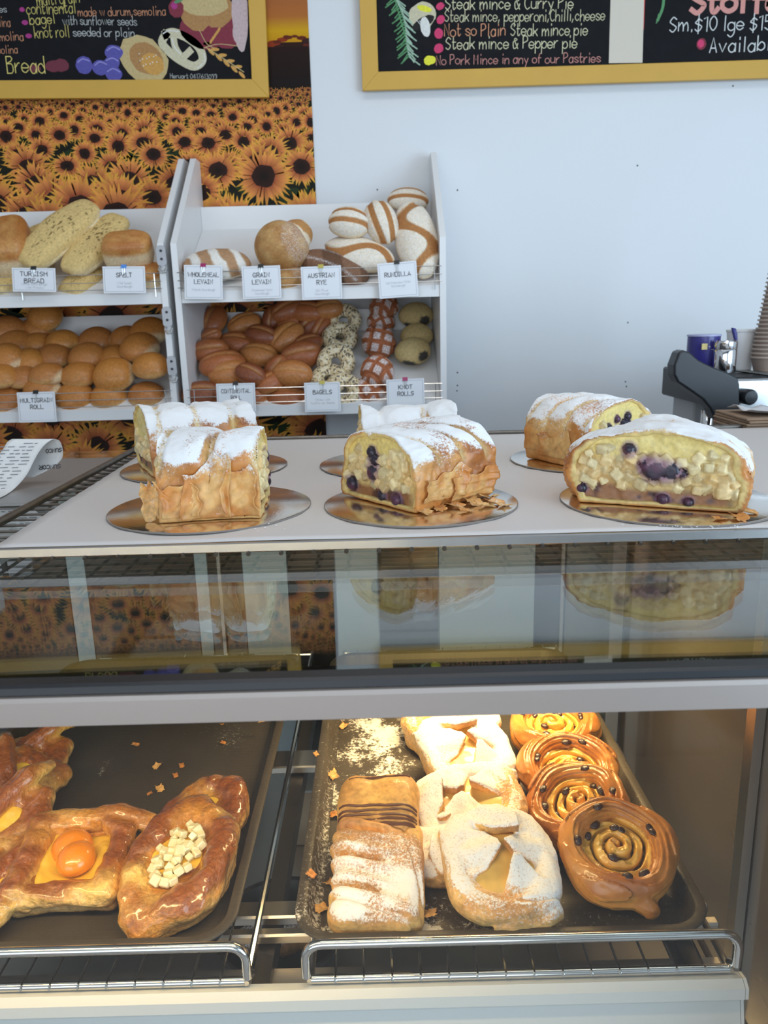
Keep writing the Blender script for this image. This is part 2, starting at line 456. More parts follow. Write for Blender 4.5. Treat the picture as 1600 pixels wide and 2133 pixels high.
# ------------------------------------------------------------------ sunflower poster
def poster():
    rnd = random.Random(11)
    X0, X1, Z0, Z1 = -1.95, None, .98, 2.46
    pe = lambda z: -.178 + (1.825-z)*.012       # right edge of the print
    V = []; F = []; C = []
    Y = WY-.0035
    def quad(x0, x1, z0, z1, c0, c1, l):
        n = len(V); V.extend([(x0, Y-l, z0), (x1, Y-l, z0), (x1, Y-l, z1), (x0, Y-l, z1)]); C.extend([c0, c0, c1, c1]); F.append((n, n+1, n+2, n+3))
    xr = -.178
    dark = (.012, .013, .008)
    # printed sky, cloud bank, far hill and the dark field
    quad(X0, xr, Z0, 2.15, dark, dark, 0)
    quad(X0, xr, 2.15, 2.185, (.010, .006, .005), (.012, .008, .008), .0001)
    quad(X0, xr, 2.185, 2.275, (.02, .008, .006), (.03, .01, .006), .0001)
    quad(X0, xr, 2.275, 2.305, (.55, .26, .01), (.60, .33, .01), .0001)
    quad(X0, xr, 2.305, 2.34, (.60, .33, .01), (.42, .14, .03), .0001)
    quad(X0, xr, 2.34, Z1, (.42, .14, .03), (.30, .09, .05), .0001)
    # dark cloud hump with a red lit rim
    for k in range(26):
        x = xr-.30*rnd.random(); z = 2.262+.028*math.exp(-((x-xr+.045)/.05)**2)+rnd.uniform(-.01, .004)
        r = rnd.uniform(.006, .014); n = len(V); c = rnd.choice([(.25, .035, .01), (.12, .02, .01), (.04, .012, .01)])
        for j in range(8):
            a = j*math.pi/4; V.append((min(x+r*math.cos(a)*1.6, xr), Y-.0002-k*2e-6, z+r*.6*math.sin(a))); C.append(c)
        F.append(tuple(range(n, n+8)))
    quad(X0, xr, 2.18, 2.264, (.012, .006, .005), (.02, .008, .006), .0003)
    lift = .0004
    z = 2.15
    rows = []
    while z > 1.0:
        dz = 2.15-z
        r = min(.011+.33*dz, .105)
        rows.append((z, r)); z -= r*.55
    nf = 0
    for z, r in rows:
        x = X0+rnd.random()*r*2
        while x < xr+r*.4:
            rr = r*rnd.uniform(.78, 1.12); cx = x+rnd.uniform(-.3, .3)*r; cz = z+rnd.uniform(-.35, .35)*r
            x += r*rnd.uniform(1.35, 2.0)
            if z < 1.80 and rnd.random() < .12: continue
            nf += 1; lift += 3e-6; L = lift
            tilt = rnd.uniform(.72, 1.0); lean = rnd.uniform(-.25, .25)
            small = rr < .022
            np_ = 10 if small else 22
            tip = (rnd.uniform(.74, .88), rnd.uniform(.38, .48), .05)
            mid = (.70, .25, .07) if not small else (.42, .15, .05)
            base = (.30, .06, .03)
            for layer in ((0, 1) if not small else (0,)):
                for k in range(np_):
                    a = 2*math.pi*(k+.5*layer)/np_+lean+rnd.uniform(-.1, .1); ro = rr*(1-.16*layer)*rnd.uniform(.88, 1.1); w = 2*math.pi/np_*.62
                    n = len(V); sh = rnd.uniform(.8, 1.1)
                    pts = [(rr*.3, a-w*.7, base), (rr*.62, a-w*.62, mid), (ro, a+rnd.uniform(-.08, .08), tip), (rr*.62, a+w*.62, mid), (rr*.3, a+w*.7, base)]
                    for q, an, c in pts:
                        V.append((min(cx+q*math.cos(an), xr), Y-L-.0000012*layer, cz+q*math.sin(an)*tilt)); C.append(tuple(v*sh for v in c))
                    F.append(tuple(range(n, n+5)))
            n = len(V); oz = rnd.uniform(-.06, .1)*rr
            m = 8 if small else 14
            V.append((min(cx, xr), Y-L-.0000022, cz-oz)); C.append((.012, .008, .006))
            for k in range(m):
                a = 2*math.pi*k/m; q = rr*rnd.uniform(.33, .40)
                V.append((min(cx+q*math.cos(a), xr), Y-L-.0000022, cz-oz+q*math.sin(a)*tilt)); C.append((.035, .014, .010))
            for k in range(m): F.append((n, n+1+k, n+1+(k+1) % m))
            # a few leaf shapes in the gaps
            if not small and rnd.random() < .5:
                for q in range(3):
                    lx = cx+rnd.uniform(-1.2, 1.2)*rr; lz = cz-rnd.uniform(.9, 1.3)*rr; n = len(V); g = (.02, .035, .012)
                    a = rnd.random()*6
                    for s, t in ((0, -.5), (.2, 0), (0, .5), (-.2, 0)):
                        V.append((min(lx+rr*(s*math.cos(a)-t*math.sin(a)), xr), Y-L+.0000025, lz+rr*(s*math.sin(a)+t*math.cos(a)))); C.append(g)
                    F.append((n, n+1, n+2, n+3))
    V = [(x, y, max(z, Z0)) for x, y, z in V]
    me = pymesh('sunflower_print', V, F, False); set_attr(me, np.array(C))
    t = thing('sunflower_poster', 'large sunflower field poster with an orange sunset, stuck on the wall behind the bread racks', 'poster', (-1.0, WY, Z0))
    o = link('printed_picture', me, t, vcol('poster_print', .45)); o.matrix_parent_inverse = Matrix.Translation((1.0, -WY, -Z0))
    b = MB().box(X0, xr, WY-.003, WY-.0002, Z0, Z1).build('poster_sheet', simple('poster_paper', (.25, .2, .12), .6), t)
    b.matrix_parent_inverse = Matrix.Translation((1.0, -WY, -Z0))
poster()

# ------------------------------------------------------------------ framed chalk boards
def frame_board(name, label, x0, x1, z0, z1, y, fw, rz):
    """origin at the lower left outer corner, turned rz in the wall plane"""
    t = thing(name, label, 'menu board', (x0, y, z0)); t.rotation_euler = (0, rz, 0)
    W, H = x1-x0, z1-z0; d = .014
    fr = MB()
    fr.prism([(0, 0), (W, 0), (W-fw, fw), (fw, fw)], 1, -d, 0)
    fr.prism([(0, 0), (fw, fw), (fw, H-fw), (0, H)], 1, -d, 0)
    fr.prism([(W, 0), (W, H), (W-fw, H-fw), (W-fw, fw)], 1, -d, 0)
    fr.prism([(0, H), (fw, H-fw), (W-fw, H-fw), (W, H)], 1, -d, 0)
    o = fr.build('frame', M['yellow'], t)
    bv = o.modifiers.new('edge', 'BEVEL'); bv.width = .0012; bv.segments = 2; bv.limit_method = 'ANGLE'
    MB().box(fw*.9, W-fw*.9, -.006, -.001, fw*.9, H-fw*.9).build('blackboard', M['black'], t)
    inv = Matrix.Translation((x0, y, z0)) @ Matrix.Rotation(rz, 4, 'Y'); inv = inv.inverted()
    def loc(px, py):
        p = inv @ at_y(px, py, y-.006); return p.x, p.z
    def fn(u, v, l): return (u, -.0062-l, v)
    return t, loc, fn
def chalk(t, loc, fn, items, name='chalk_lettering', wt=.55):
    mbs = {}
    for k, txt, xa, ya, xb, yb, h in items:
        mb = MB(); u0, v0 = loc(xa, ya); u1, v1 = loc(xb, yb)
        ux, uz = u1-u0, v1-v0; L = math.hypot(ux, uz); ux /= L; uz /= L
        hh = h*WY/1600*1.0
        st, W = strokes(txt, jit=.3)
        sx = L/W; sy = hh/7
        for i, s in enumerate(st):
            pts = [(u0+a*sx*ux-(b*sy)*uz, v0+a*sx*uz+b*sy*ux) for a, b in s]
            ribbon(mb, pts, wt*min(sx, sy), fn, .0004+i*3e-6)
        mb.build(name, CH[k], t)
def blob2(mb, cx, cy, rx, ry, fn, lift, n=20, rot=0, wob=0, rnd=random):
    v = []
    for k in range(n):
        a = 2*math.pi*k/n; w = 1+wob*rnd.uniform(-1, 1); x = rx*w*math.cos(a); y = ry*w*math.sin(a)
        v.append(fn(cx+x*math.cos(rot)-y*math.sin(rot), cy+x*math.sin(rot)+y*math.cos(rot), lift))
    mb.add(v, [tuple(range(n))])
PXM = 2.42/1600
def flat(name, c):
    k = 'chalk_'+name
    return bpy.data.materials.get(k) or simple(k, c, .85, bump=.2, bscale=700, var=.3, vscale=160)

b0 = at_y(560, 202, 2.42)
L_, locL, fnL = frame_board('menu_board', 'yellow framed chalkboard listing breads and rolls, hung over the sunflower poster', b0.x-1.25, b0.x, b0.z+.005, b0.z+.70, 2.435, .047, R(1.1))
# turn about the lower right corner: shift the left origin so that the right corner stays put
def relocate(t, rz, W, xr, zr):
    t.location.x = xr-W*math.cos(rz); t.location.z = zr+W*math.sin(rz)
relocate(L_, R(1.1), 1.25, b0.x, b0.z)
def mk_loc(t, rz, y):
    inv = (Matrix.Translation(t.location) @ Matrix.Rotation(rz, 4, 'Y')).inverted()
    def loc(px, py):
        p = inv @ at_y(px, py, y); return p.x, p.z
    return loc
locL = mk_loc(L_, R(1.1), 2.429)
chalk(L_, locL, fnL, [
 ('y', 'multi grain', 78, 12, 166, 5, 20), ('w', 'es', 0, 26, 14, 25, 12), ('o', 'lina', 0, 56, 22, 55, 16), ('o', 'molina', 0, 86, 49, 84, 15), ('o', 'molina', -8, 112, 37, 111, 14),
 ('y', 'continental', 56, 30, 158, 27, 20), ('o', 'made w durum,semolina', 163, 34, 345, 32, 15),
 ('y', 'bagel', 63, 52, 115, 49, 18), ('w', 'with sunflower seeds', 131, 52, 285, 53, 15),
 ('y', 'knot roll', 73, 79, 145, 77, 20), ('w', 'seeded or plain', 153, 76, 280, 77, 15),
 ('y', 'Bread', 16, 152, 94, 151, 28), ('w', 'Heruart 0417613099', 355, 163, 452, 165, 8)])
def drawing(t, loc, fn, name, parts):
    """parts: (material, [(px,py,rx,ry,rot)]) blobs or strokes in photo pixels"""
    l = .0003
    for i, (m, kind, items) in enumerate(parts):
        mb = MB()
        for q, it in enumerate(items):
            l += 4e-6
            if kind == 'blob':
                u, v = loc(it[0], it[1]); blob2(mb, u, v, it[2]*PXM, it[3]*PXM, fn, l, rot=R(it[4] if len(it) > 4 else 0), wob=.05)
            else:
                pts = [loc(*p) for p in it[1]]; pts = crom([tuple(p) for p in pts]) if len(pts) > 2 else pts
                ribbon(mb, pts, it[0]*PXM, fn, l)
            if name == 'chalk_bullet': mb.build(name, m, t); mb = MB()
        if mb.v: mb.build(name, m, t)
PK = flat('magenta', (.40, .04, .22)); BL = flat('blue', (.10, .09, .36)); BL2 = flat('paleblue', (.30, .28, .62)); TN = flat('tan', (.55, .42, .20)); TN2 = flat('paletan', (.60, .55, .38))
BR = flat('brown', (.42, .22, .08)); DK = flat('dark', (.015, .013, .012)); PI = flat('pinkpaper', (.55, .42, .42)); RD = flat('darkred', (.22, .03, .05)); GR = flat('green', (.10, .28, .12)); GW = flat('palegreen', (.35, .5, .38)); WH = flat('white', (.72, .72, .68)); OR = flat('orange', (.60, .32, .08)); YE = flat('lemon', (.80, .75, .05)); RS = flat('rose', (.62, .05, .15))
drawing(L_, locL, fnL, 'chalk_bullet', [(PK, 'blob', [(46, 20, 5, 4), (52, 47, 6, 4), (60, 75, 6, 4)])])
drawing(L_, locL, fnL, 'chalk_smudge', [(CH['m'], 'blob', [(112, 138, 16, 10), (128, 136, 14, 11), (72, 143, 12, 6)])])
drawing(L_, locL, fnL, 'chalk_blueberries', [(BL, 'blob', [(175, 136, 16, 15), (210, 141, 16, 13), (233, 131, 15, 11), (237, 110, 17, 13), (237, 154, 16, 12)]), (BL2, 'line', [(2, [(162, 130), (172, 123), (186, 127)]), (2, [(198, 136), (208, 129), (222, 134)]), (2, [(222, 126), (234, 121), (246, 127)]), (2, [(223, 105), (236, 98), (250, 104)]), (2, [(224, 149), (236, 143), (250, 150)])])])
drawing(L_, locL, fnL, 'chalk_bun', [(TN, 'blob', [(300, 124, 49, 37, -30)]), (BR, 'blob', [(305, 122, 34, 26, -25)]), (OR, 'blob', [(318, 134, 22, 18, -25)]), (WH, 'blob', [(290+7*i % 40, 112+(11*i) % 26, 1.1, 1.1) for i in range(12)])])
drawing(L_, locL, fnL, 'chalk_pretzel', [(TN2, 'line', [(15, [(345, 72), (362, 68), (392, 80), (415, 100), (422, 125), (405, 138), (380, 128), (355, 110), (338, 90), (345, 72)]), (12, [(362, 82), (366, 100), (380, 118), (396, 106)])]), (WH, 'line', [(2, [(340, 70), (352, 64), (372, 66)]), (2, [(425, 112), (427, 128), (412, 142)]), (2, [(358, 80), (364, 98), (376, 112)])])])
drawing(L_, locL, fnL, 'chalk_wheat', [(OR, 'blob', [(432+i*8, 96+i*6+(6 if i % 2 else -5), 8, 3, -45 if i % 2 else 0) for i in range(10)]+[(440+i*4, 86-i*6, 5, 2.2, 60) for i in range(5)]), (TN, 'line', [(1.5, [(428, 98), (470, 125), (508, 150)]), (1.2, [(415, 62), (430, 90), (445, 100)]), (1.2, [(425, 100), (455, 92), (495, 96)])])])
drawing(L_, locL, fnL, 'chalk_loaf', [(RD, 'blob', [(430, 60, 50, 34), (470, 55, 30, 38)]), (BR, 'blob', [(410, 25, 30, 32), (450, 20, 32, 30)]), (TN, 'blob', [(425, 8, 45, 20)]), (RD, 'blob', [(367, 18, 14, 15)]), (PK, 'blob', [(363, 12, 6, 6)]), (GR, 'blob', [(372, 2, 9, 3, 20)]), (PI, 'blob', [(500, 30, 15, 62), (500, 70, 14, 20)])])

b1 = at_y(755, 188, 2.42)
Rb, locR, fnR = frame_board('menu_board', 'yellow framed chalkboard listing steak mince pies, on the plain wall above the case', b1.x, b1.x+1.75, b1.z, b1.z+.75, 2.435, .047, R(-.25))
locR = mk_loc(Rb, R(-.25), 2.429)
chalk(Rb, locR, fnR, [
 ('c', 'Steak mince & Curry Pie', 928, 20, 1193, 18, 20), ('c', 'Steak mince, pepperoni,Chilli,cheese', 927, 46, 1259, 43, 19),
 ('o', 'Not so Plain', 926, 76, 1052, 74, 20), ('c', 'Steak mince pie', 1064, 75, 1223, 73, 20),
 ('c', 'Steak mince & Pepper pie', 929, 103, 1201, 100, 20), ('p', 'No Pork Mince in any of our Pastries', 909, 135, 1250, 130, 16),
 ('w', 'Sm.$10 lge $15', 1395, 66, 1606, 62, 24), ('w', 'Available', 1478, 110, 1622, 104, 24)], wt=.62)
chalk(Rb, locR, fnR, [('p', 'Stoffed', 1440, 26, 1660, 22, 40)], 'chalk_lettering', 1.5)
drawing(Rb, locR, fnR, 'chalk_bullet', [(RS, 'blob', [(917, 13, 8, 6, 20), (918, 41, 8, 7, 40), (914, 70, 8, 9), (914, 101, 9, 8, 30)]), (YE, 'blob', [(893, 126, 9, 8, 20), (899, 125, 8, 7)]), (RD, 'blob', [(1461, 92, 9, 10)]), (RS, 'blob', [(1460, 91, 6, 7)])])
rs = []
for i in range(46):
    k = i/46; x = 822+38*k+6*math.sin(k*5); y = -6+k*128; s = 1 if i % 2 else -1
    rs.append((2.2, [(x, y), (x+s*(16+6*math.sin(i)), y+16)]))
drawing(Rb, locR, fnR, 'chalk_rosemary', [(GR, 'line', rs[::2]+[(2, [(822, -5), (840, 60), (862, 122)])]), (GW, 'line', rs[1::2])])
drawing(Rb, locR, fnR, 'chalk_mushroom', [(TN2, 'blob', [(880, 32, 26, 22, 20)]), (YE, 'blob', [(884, 18, 14, 5, -15)]), (DK, 'blob', [(882, 47, 22, 9, 25)]), (WH, 'blob', [(886, 56, 9, 17, 10)]), (WH, 'line', [(1, [(868+i*6, 42+i*1.5), (878+i*3, 54)]) for i in range(5)])])
drawing(Rb, locR, fnR, 'chalk_chilli', [(GR, 'line', [(5, [(1383, -5), (1380, 18), (1370, 42)]), (2, [(1372, 30), (1369, 44), (1367, 48)])])])
mb = MB()
q = [locR(1268, 132), locR(1338, 131), locR(1342, -12), locR(1272, -12)]
mb.prism([(u, v) for u, v in q], 1, -.0076, -.0066); mb.build('taped_paper', simple('cream_paper', (.66, .60, .50), .8), Rb, label='blank cream strip taped over the board')
mb = MB(); q = [locR(1339, 62), locR(1341, 62), locR(1344, -12), locR(1342, -12)]
mb.prism(q, 1, -.0073, -.0066); mb.build('taped_paper', simple('red_paper_edge', (.6, .03, .03), .7), Rb, label='thin red paper edge')

# ------------------------------------------------------------------ bread racks
RF, RB = 2.08, 2.40                          # front and back of the sloping shelves
ZS = {'top': (1.585, 1.772), 'low': (1.285, 1.472)}
def rack(label, x0, x1):
    t = thing('bread_rack', label, 'bread rack', ((x0+x1)/2, RB, 1.25))
    inv = Matrix.Translation(-Vector(t.location))
    def part(nm, mb, m=M['white'], **k):
        o = mb.build(nm, m, t, **k); o.matrix_parent_inverse = inv
        return o
    for x in (x0, x1-.016):
        o = part('side_panel', MB().prism([(RF, 1.25), (WY-.008, 1.25), (WY-.008, 1.965), (RB-.01, 1.965), (RF, 1.705)], 0, x, x+.016))
    for z, zb, bt in ((1.585, 1.772, 1.835), (1.285, 1.472, 1.535)):
        part('shelf', MB().prism([(RF+.004, z-.028), (RF+.004, z), (RB, zb), (RB, zb-.02), (RF+.04, z-.028)], 0, x0+.0165, x1-.0165))
        part('back_panel', MB().box(x0+.0165, x1-.0165, RB, RB+.012, zb-.02, bt))
        r = MB()
        for dz in (.002, .020, .040): r.tube([(x0+.012, RF-.004-.002, z+dz-.004+.012), (x1-.012, RF-.006, z+dz-.004+.012)], .0011, 6)
        for x in (x0+.03, (x0+x1)/2, x1-.03): r.tube([(x, RF-.0035, z-.01), (x, RF-.0035, z+.048)], .0011, 6)
        part('wire_rail', r, M['chrome'])
    return t
rack('white bread rack on the right holding levain loaves above and knot rolls below', -.530, .177)
rack('white bread rack on the left holding flat breads above and multigrain rolls below', -1.30, -.548)
for px, py, w in ((337, 533, 'topmost, between the upper shelves of the two racks'), (349, 660, 'middle one on the seam between the racks'), (359, 762, 'lowest one on the seam between the racks')):
    p = at_y(px, py, RF)
    t = thing('joining_bracket', 'small grey metal bracket with a hook, '+w, 'bracket', (p.x, RF-.001, p.z))
    pl = []
    for k in range(20):
        a = 2*math.pi*k/20; pl.append((.0125*math.cos(a), (.016 if math.sin(a) > 0 else -.016)+.0125*math.sin(a)*.8))
    MB().prism(pl, 1, -.004, 0).build('plate', simple('zinc', (.35, .36, .38), .4, .6) if 'zinc' not in bpy.data.materials else bpy.data.materials['zinc'], t)
    for z in (.012, -.008): MB().lathe([(.0034, -.004), (.0034, -.0055), (.001, -.006)], (0, 0, z), 12, 'Y').build('screw', M['ink'], t)
    MB().tube([(-.006, -.004, -.026), (-.006, -.012, -.034), (.002, -.016, -.042), (.008, -.01, -.040), (.010, -.003, -.030)], .0035, 8).build('hook', M['chrome'], t, True)

# ------------------------------------------------------------------ price cards clipped on the wire rails
CLIP = {}
def card(px, py, wpx, hpx, rot, lines, sub, clip, label, group='price cards clipped to the rack rails'):
    y = RF-.012; p = at_y(px, py, y); s = y/1600*1.0
    w, h = wpx*s*1.0, hpx*s*1.0
    t = thing('price_card', label, 'price card', tuple(p), 0, group); t.rotation_euler = (R(-6), R(rot), 0)
    MB().box(-w/2, w/2, -.0006, .0006, -h/2, h/2).build('card', M['card'], t)
    b = MB(); e = .004; q = .0006
    for a in ((-w/2+e, w/2-e, h/2-e-q, h/2-e), (-w/2+e, w/2-e, -h/2+e, -h/2+e+q), (-w/2+e, -w/2+e+q, -h/2+e, h/2-e), (w/2-e-q, w/2-e, -h/2+e, h/2-e)):
        b.box(a[0], a[1], -.0009, -.0005, a[2], a[3])
    b.build('border', M['greyink'], t)
    fn = lambda u, v, l: (u, -.0008-l, v)
    mb = MB(); z = h*.16 if len(lines) > 1 else h*.1
    for ln, fr in lines:
        write(mb, ln, -w*fr/2, z, w*fr, .0105, fn, weight=1.15, jit=0, lift=.0002); z -= .0175
    mb.build('heading', M['ink'], t)
    if sub:
        mb = MB(); z -= .000
        z = max(z, -h/2+.016) if len(sub) > 1 else z
        for ln, fr in sub:
            write(mb, ln, -w*fr/2, z, w*fr, .0056, fn, weight=.5, jit=0, lift=.0002); z -= .0085
        mb.build('small_print', M['greyink'], t)
    cm = {'k': (.02, .02, .02), 'm': (.35, .02, .12), 'y': (.5, .42, .08), 'b': (.10, .28, .70)}[clip]
    cm = CLIP.setdefault(clip, simple('clip_'+clip, cm, .4))
    c = MB().prism([(-.003, -.002), (.002, .008), (.006, -.002)], 0, -.007, .007).build('clip', cm, t); c.location = (0, -.0005, h/2-.003)
    hd = MB().tube([(-.003, -.004, -.002), (-.002, -.003, -.014), (-.003, -.003, -.018), (0, -.003, -.021), (.003, -.003, -.018), (.002, -.003, -.014), (.003, -.004, -.002)], .0006, 6).build('clip_handle', M['chrome'], c)
card(71, 583, 86, 46, 2, [('TURKISH', .62), ('BREAD', .45)], [('White Sourdough', .6), ('with Potato', .42)], 'k', 'small white card reading TURKISH BREAD on the left rack rail')
card(259, 583, 84, 52, 1, [('SPELT', .36)], [('Wild Yeast', .34), ('Sourdough', .36)], 'b', 'small white card reading SPELT with a blue clip')
card(77, 848, 78, 62, 0, [('MULTIGRAIN', .84), ('ROLL', .34)], [], 'k', 'white card reading MULTIGRAIN ROLL on the lower left rail')
card(424, 588, 76, 66, 2, [('WHOLEMEAL', .80), ('LEVAIN', .48)], [('French Sourdough', .6)], 'm', 'white card reading WHOLEMEAL LEVAIN with a maroon clip')
card(545, 588, 77, 63, -.5, [('GRAIN', .42), ('LEVAIN', .48)], [('Wholemeal Grain', .55), ('Sourdough', .36)], 'k', 'white card reading GRAIN LEVAIN with a black clip')
card(670, 589, 80, 64, -1, [('AUSTRIAN', .66), ('RYE', .24)], [('80% Rye'.replace('%', ''), .3), ('Sourdough', .36)], 'y', 'white card reading AUSTRIAN RYE with a yellow clip')
card(829, 583, 78, 68, -3, [('RUNDILLA', .66)], [('San Francisco White', .62), ('Sourdough', .36)], 'k', 'white card reading RUNDILLA, tilted, on the right rack rail')
card(492, 828, 80, 58, 0, [('CONTINENTAL', .74), ('ROLL', .26)], [], 'k', 'white card reading CONTINENTAL ROLL on the lower right rack')
card(672, 827, 74, 60, 0, [('BAGELS', .52)], [('White with', .42), ('Sunflower Seeds', .66)], 'y', 'white card reading BAGELS with a yellow clip')
card(845, 820, 78, 60, -1, [('KNOT', .36), ('ROLLS', .42)], [], 'm', 'white card reading KNOT ROLLS with a maroon clip')
# ================================================================== BREADS IN THE RACKS
M['crust'] = baked('bread_crust', .5, .15, 180, .18, .5, .0012)
M['floury'] = baked('floured_crust', .75, 0, 160, .16, .6, .0015)
def blob(name, rx, ry, rz, disp=None, colf=None, nu=40, nv=26, flat=.55, seed=0, mat=None, sugar=None, parent=None, power=2.0):
    """closed loaf-shaped surface: disp(D)->relative radius, colf(P,D)->rgb; D unit directions"""
    u = np.linspace(0, 2*np.pi, nu, endpoint=False); v = np.linspace(-np.pi/2, np.pi/2, nv)[1:-1]
    U, Vv = np.meshgrid(u, v, indexing='ij')
    D = np.stack([np.cos(Vv)*np.cos(U), np.cos(Vv)*np.sin(U), np.sin(Vv)], -1).reshape(-1, 3)
    D = np.concatenate([D, [[0, 0, -1], [0, 0, 1]]])
    k = 1.0
    if power != 2.0: k = 1/((np.abs(D)**power).sum(-1)**(1/power))
    r = k*(1 if disp is None else disp(D))
    r = r*(1+.035*fbm(D*1.7+seed*3.1, seed, 2))
    P = D*np.asarray(r)[..., None]*np.array([rx, ry, rz]); P[:, 2] = np.where(P[:, 2] < 0, P[:, 2]*flat, P[:, 2])
    n = nv-2; F = []
    for i in range(nu):
        j = (i+1) % nu
        for q in range(n-1): F.append((i*n+q, j*n+q, j*n+q+1, i*n+q+1))
    bot, top = nu*n, nu*n+1
    F += [(i*n, bot, ((i+1) % nu)*n) for i in range(nu)]+[(i*n+n-1, ((i+1) % nu)*n+n-1, top) for i in range(nu)]
    me = pymesh(name, P, F)
    set_attr(me, colf(P, D) if colf else np.tile([.6, .3, .1], (len(P), 1)), sugar=(sugar(P, D) if sugar else np.zeros(len(P))))
    me.materials.append(mat or M['crust'])
    return me
def shelf_basis():
    n = Vector((0, -(1.772-1.585), RB-RF)).normalized()
    return n
NS = shelf_basis()
def shelf_point(px, py, level, off):
    z = ZS[level][0]; p0 = Vector((0, RF, z))+NS*off
    p = at_plane(px, py, p0, NS)
    if p.y > RB-.03-off*.3: p = at_y(px, py, RB-.03-off*.3)
    if p.y < RF+.012+off*.35: p = at_y(px, py, RF+.012+off*.35)
    return p
def put(me, name, label, cat, px, py, level, off, ang=0, group=None, scale=1, lean=0, rollx=0, obj=None):
    """place on the sloping shelf; ang turns it in the shelf plane, lean tips it towards the viewer"""
    o = bpy.data.objects.new(name, me) if obj is None else obj
    if obj is None: COL.objects.link(o)
    p = shelf_point(px, py, level, off)
    ex = Vector((1, 0, 0)); ey = NS.cross(ex)
    B = Matrix((ex, ey, NS)).transposed().to_4x4()
    sc = Matrix.Diagonal((*(scale if isinstance(scale, tuple) else (scale,)*3), 1))
    Mx = Matrix.Rotation(lean, 4, 'X') @ B @ Matrix.Rotation(ang, 4, 'Z') @ Matrix.Rotation(rollx, 4, 'X') @ sc
    co = np.empty(len(me.vertices)*3); me.vertices.foreach_get('co', co); co = co.reshape(-1, 3) @ np.array(Mx.to_3x3()).T
    d = ray(px, py); z0 = ZS[level][0]; nn = np.array(NS)
    pen = (co @ nn).min()+(p-Vector((0, RF, z0))).dot(NS)          # never sunk into the board
    if pen < 0: p = p+d*(pen/(-d.dot(NS))*-1) if False else p+d*((-pen)/d.dot(NS))
    front = p.y+co[:, 1].min()                                      # never through the wire rail
    if front < RF+.005: p = p+d*((RF+.005-front)/d.y)
    o.matrix_world = Matrix.Translation(p) @ Mx
    return tag(o, label, cat, group)

# --- multigrain rolls
rollmes = []
for s in range(4):
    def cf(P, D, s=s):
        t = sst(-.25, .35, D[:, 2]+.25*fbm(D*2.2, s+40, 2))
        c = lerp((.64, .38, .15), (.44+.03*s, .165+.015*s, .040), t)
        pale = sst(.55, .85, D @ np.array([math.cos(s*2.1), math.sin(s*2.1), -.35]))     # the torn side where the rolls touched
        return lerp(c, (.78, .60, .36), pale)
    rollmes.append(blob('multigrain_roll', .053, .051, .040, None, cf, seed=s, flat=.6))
rows = [
 ('front row, behind the wire rail', [(14, 838, 1), (90, 812, 1), (157, 829, 1), (228, 828, .98), (306, 826, 1.0)]),
 ('second row up', [(4, 789, .95), (50, 790, .9), (100, 785, .95), (167, 785, 1), (238, 783, 1.08)]),
 ('third row up', [(14, 750, 1), (62, 757, .9), (114, 747, 1), (182, 747, 1), (242, 750, .95), (316, 766, .98)]),
 ('fourth row up', [(32, 719, 1.05), (80, 719, .9), (132, 715, .95), (202, 713, 1.05), (262, 708, .9), (292, 728, 1.1)]),
 ('fifth row up', [(16, 688, 1), (80, 688, 1), (312, 695, 1.1)]),
 ('topmost row', [(95, 662, 1)])]
ordw = ['first', 'second', 'third', 'fourth', 'fifth', 'sixth']
for ri, (rn, its) in enumerate(rows):
    for k, (px, py, sc) in enumerate(its):
        lab = 'round golden multigrain roll, %s from the left in the %s' % (ordw[k], rn) if len(its) > 1 else 'round brown multigrain roll at the very top of the pile'
        put(rollmes[(ri*3+k*5) % 4], 'multigrain_roll', lab, 'bread roll', px, py, 'low', .034+.010*((k+ri) % 2)+(.03 if px > 285 or px < 20 else 0), random.uniform(0, 6), 'multigrain rolls piled on the lower left shelf', sc, random.uniform(-.3, .3))

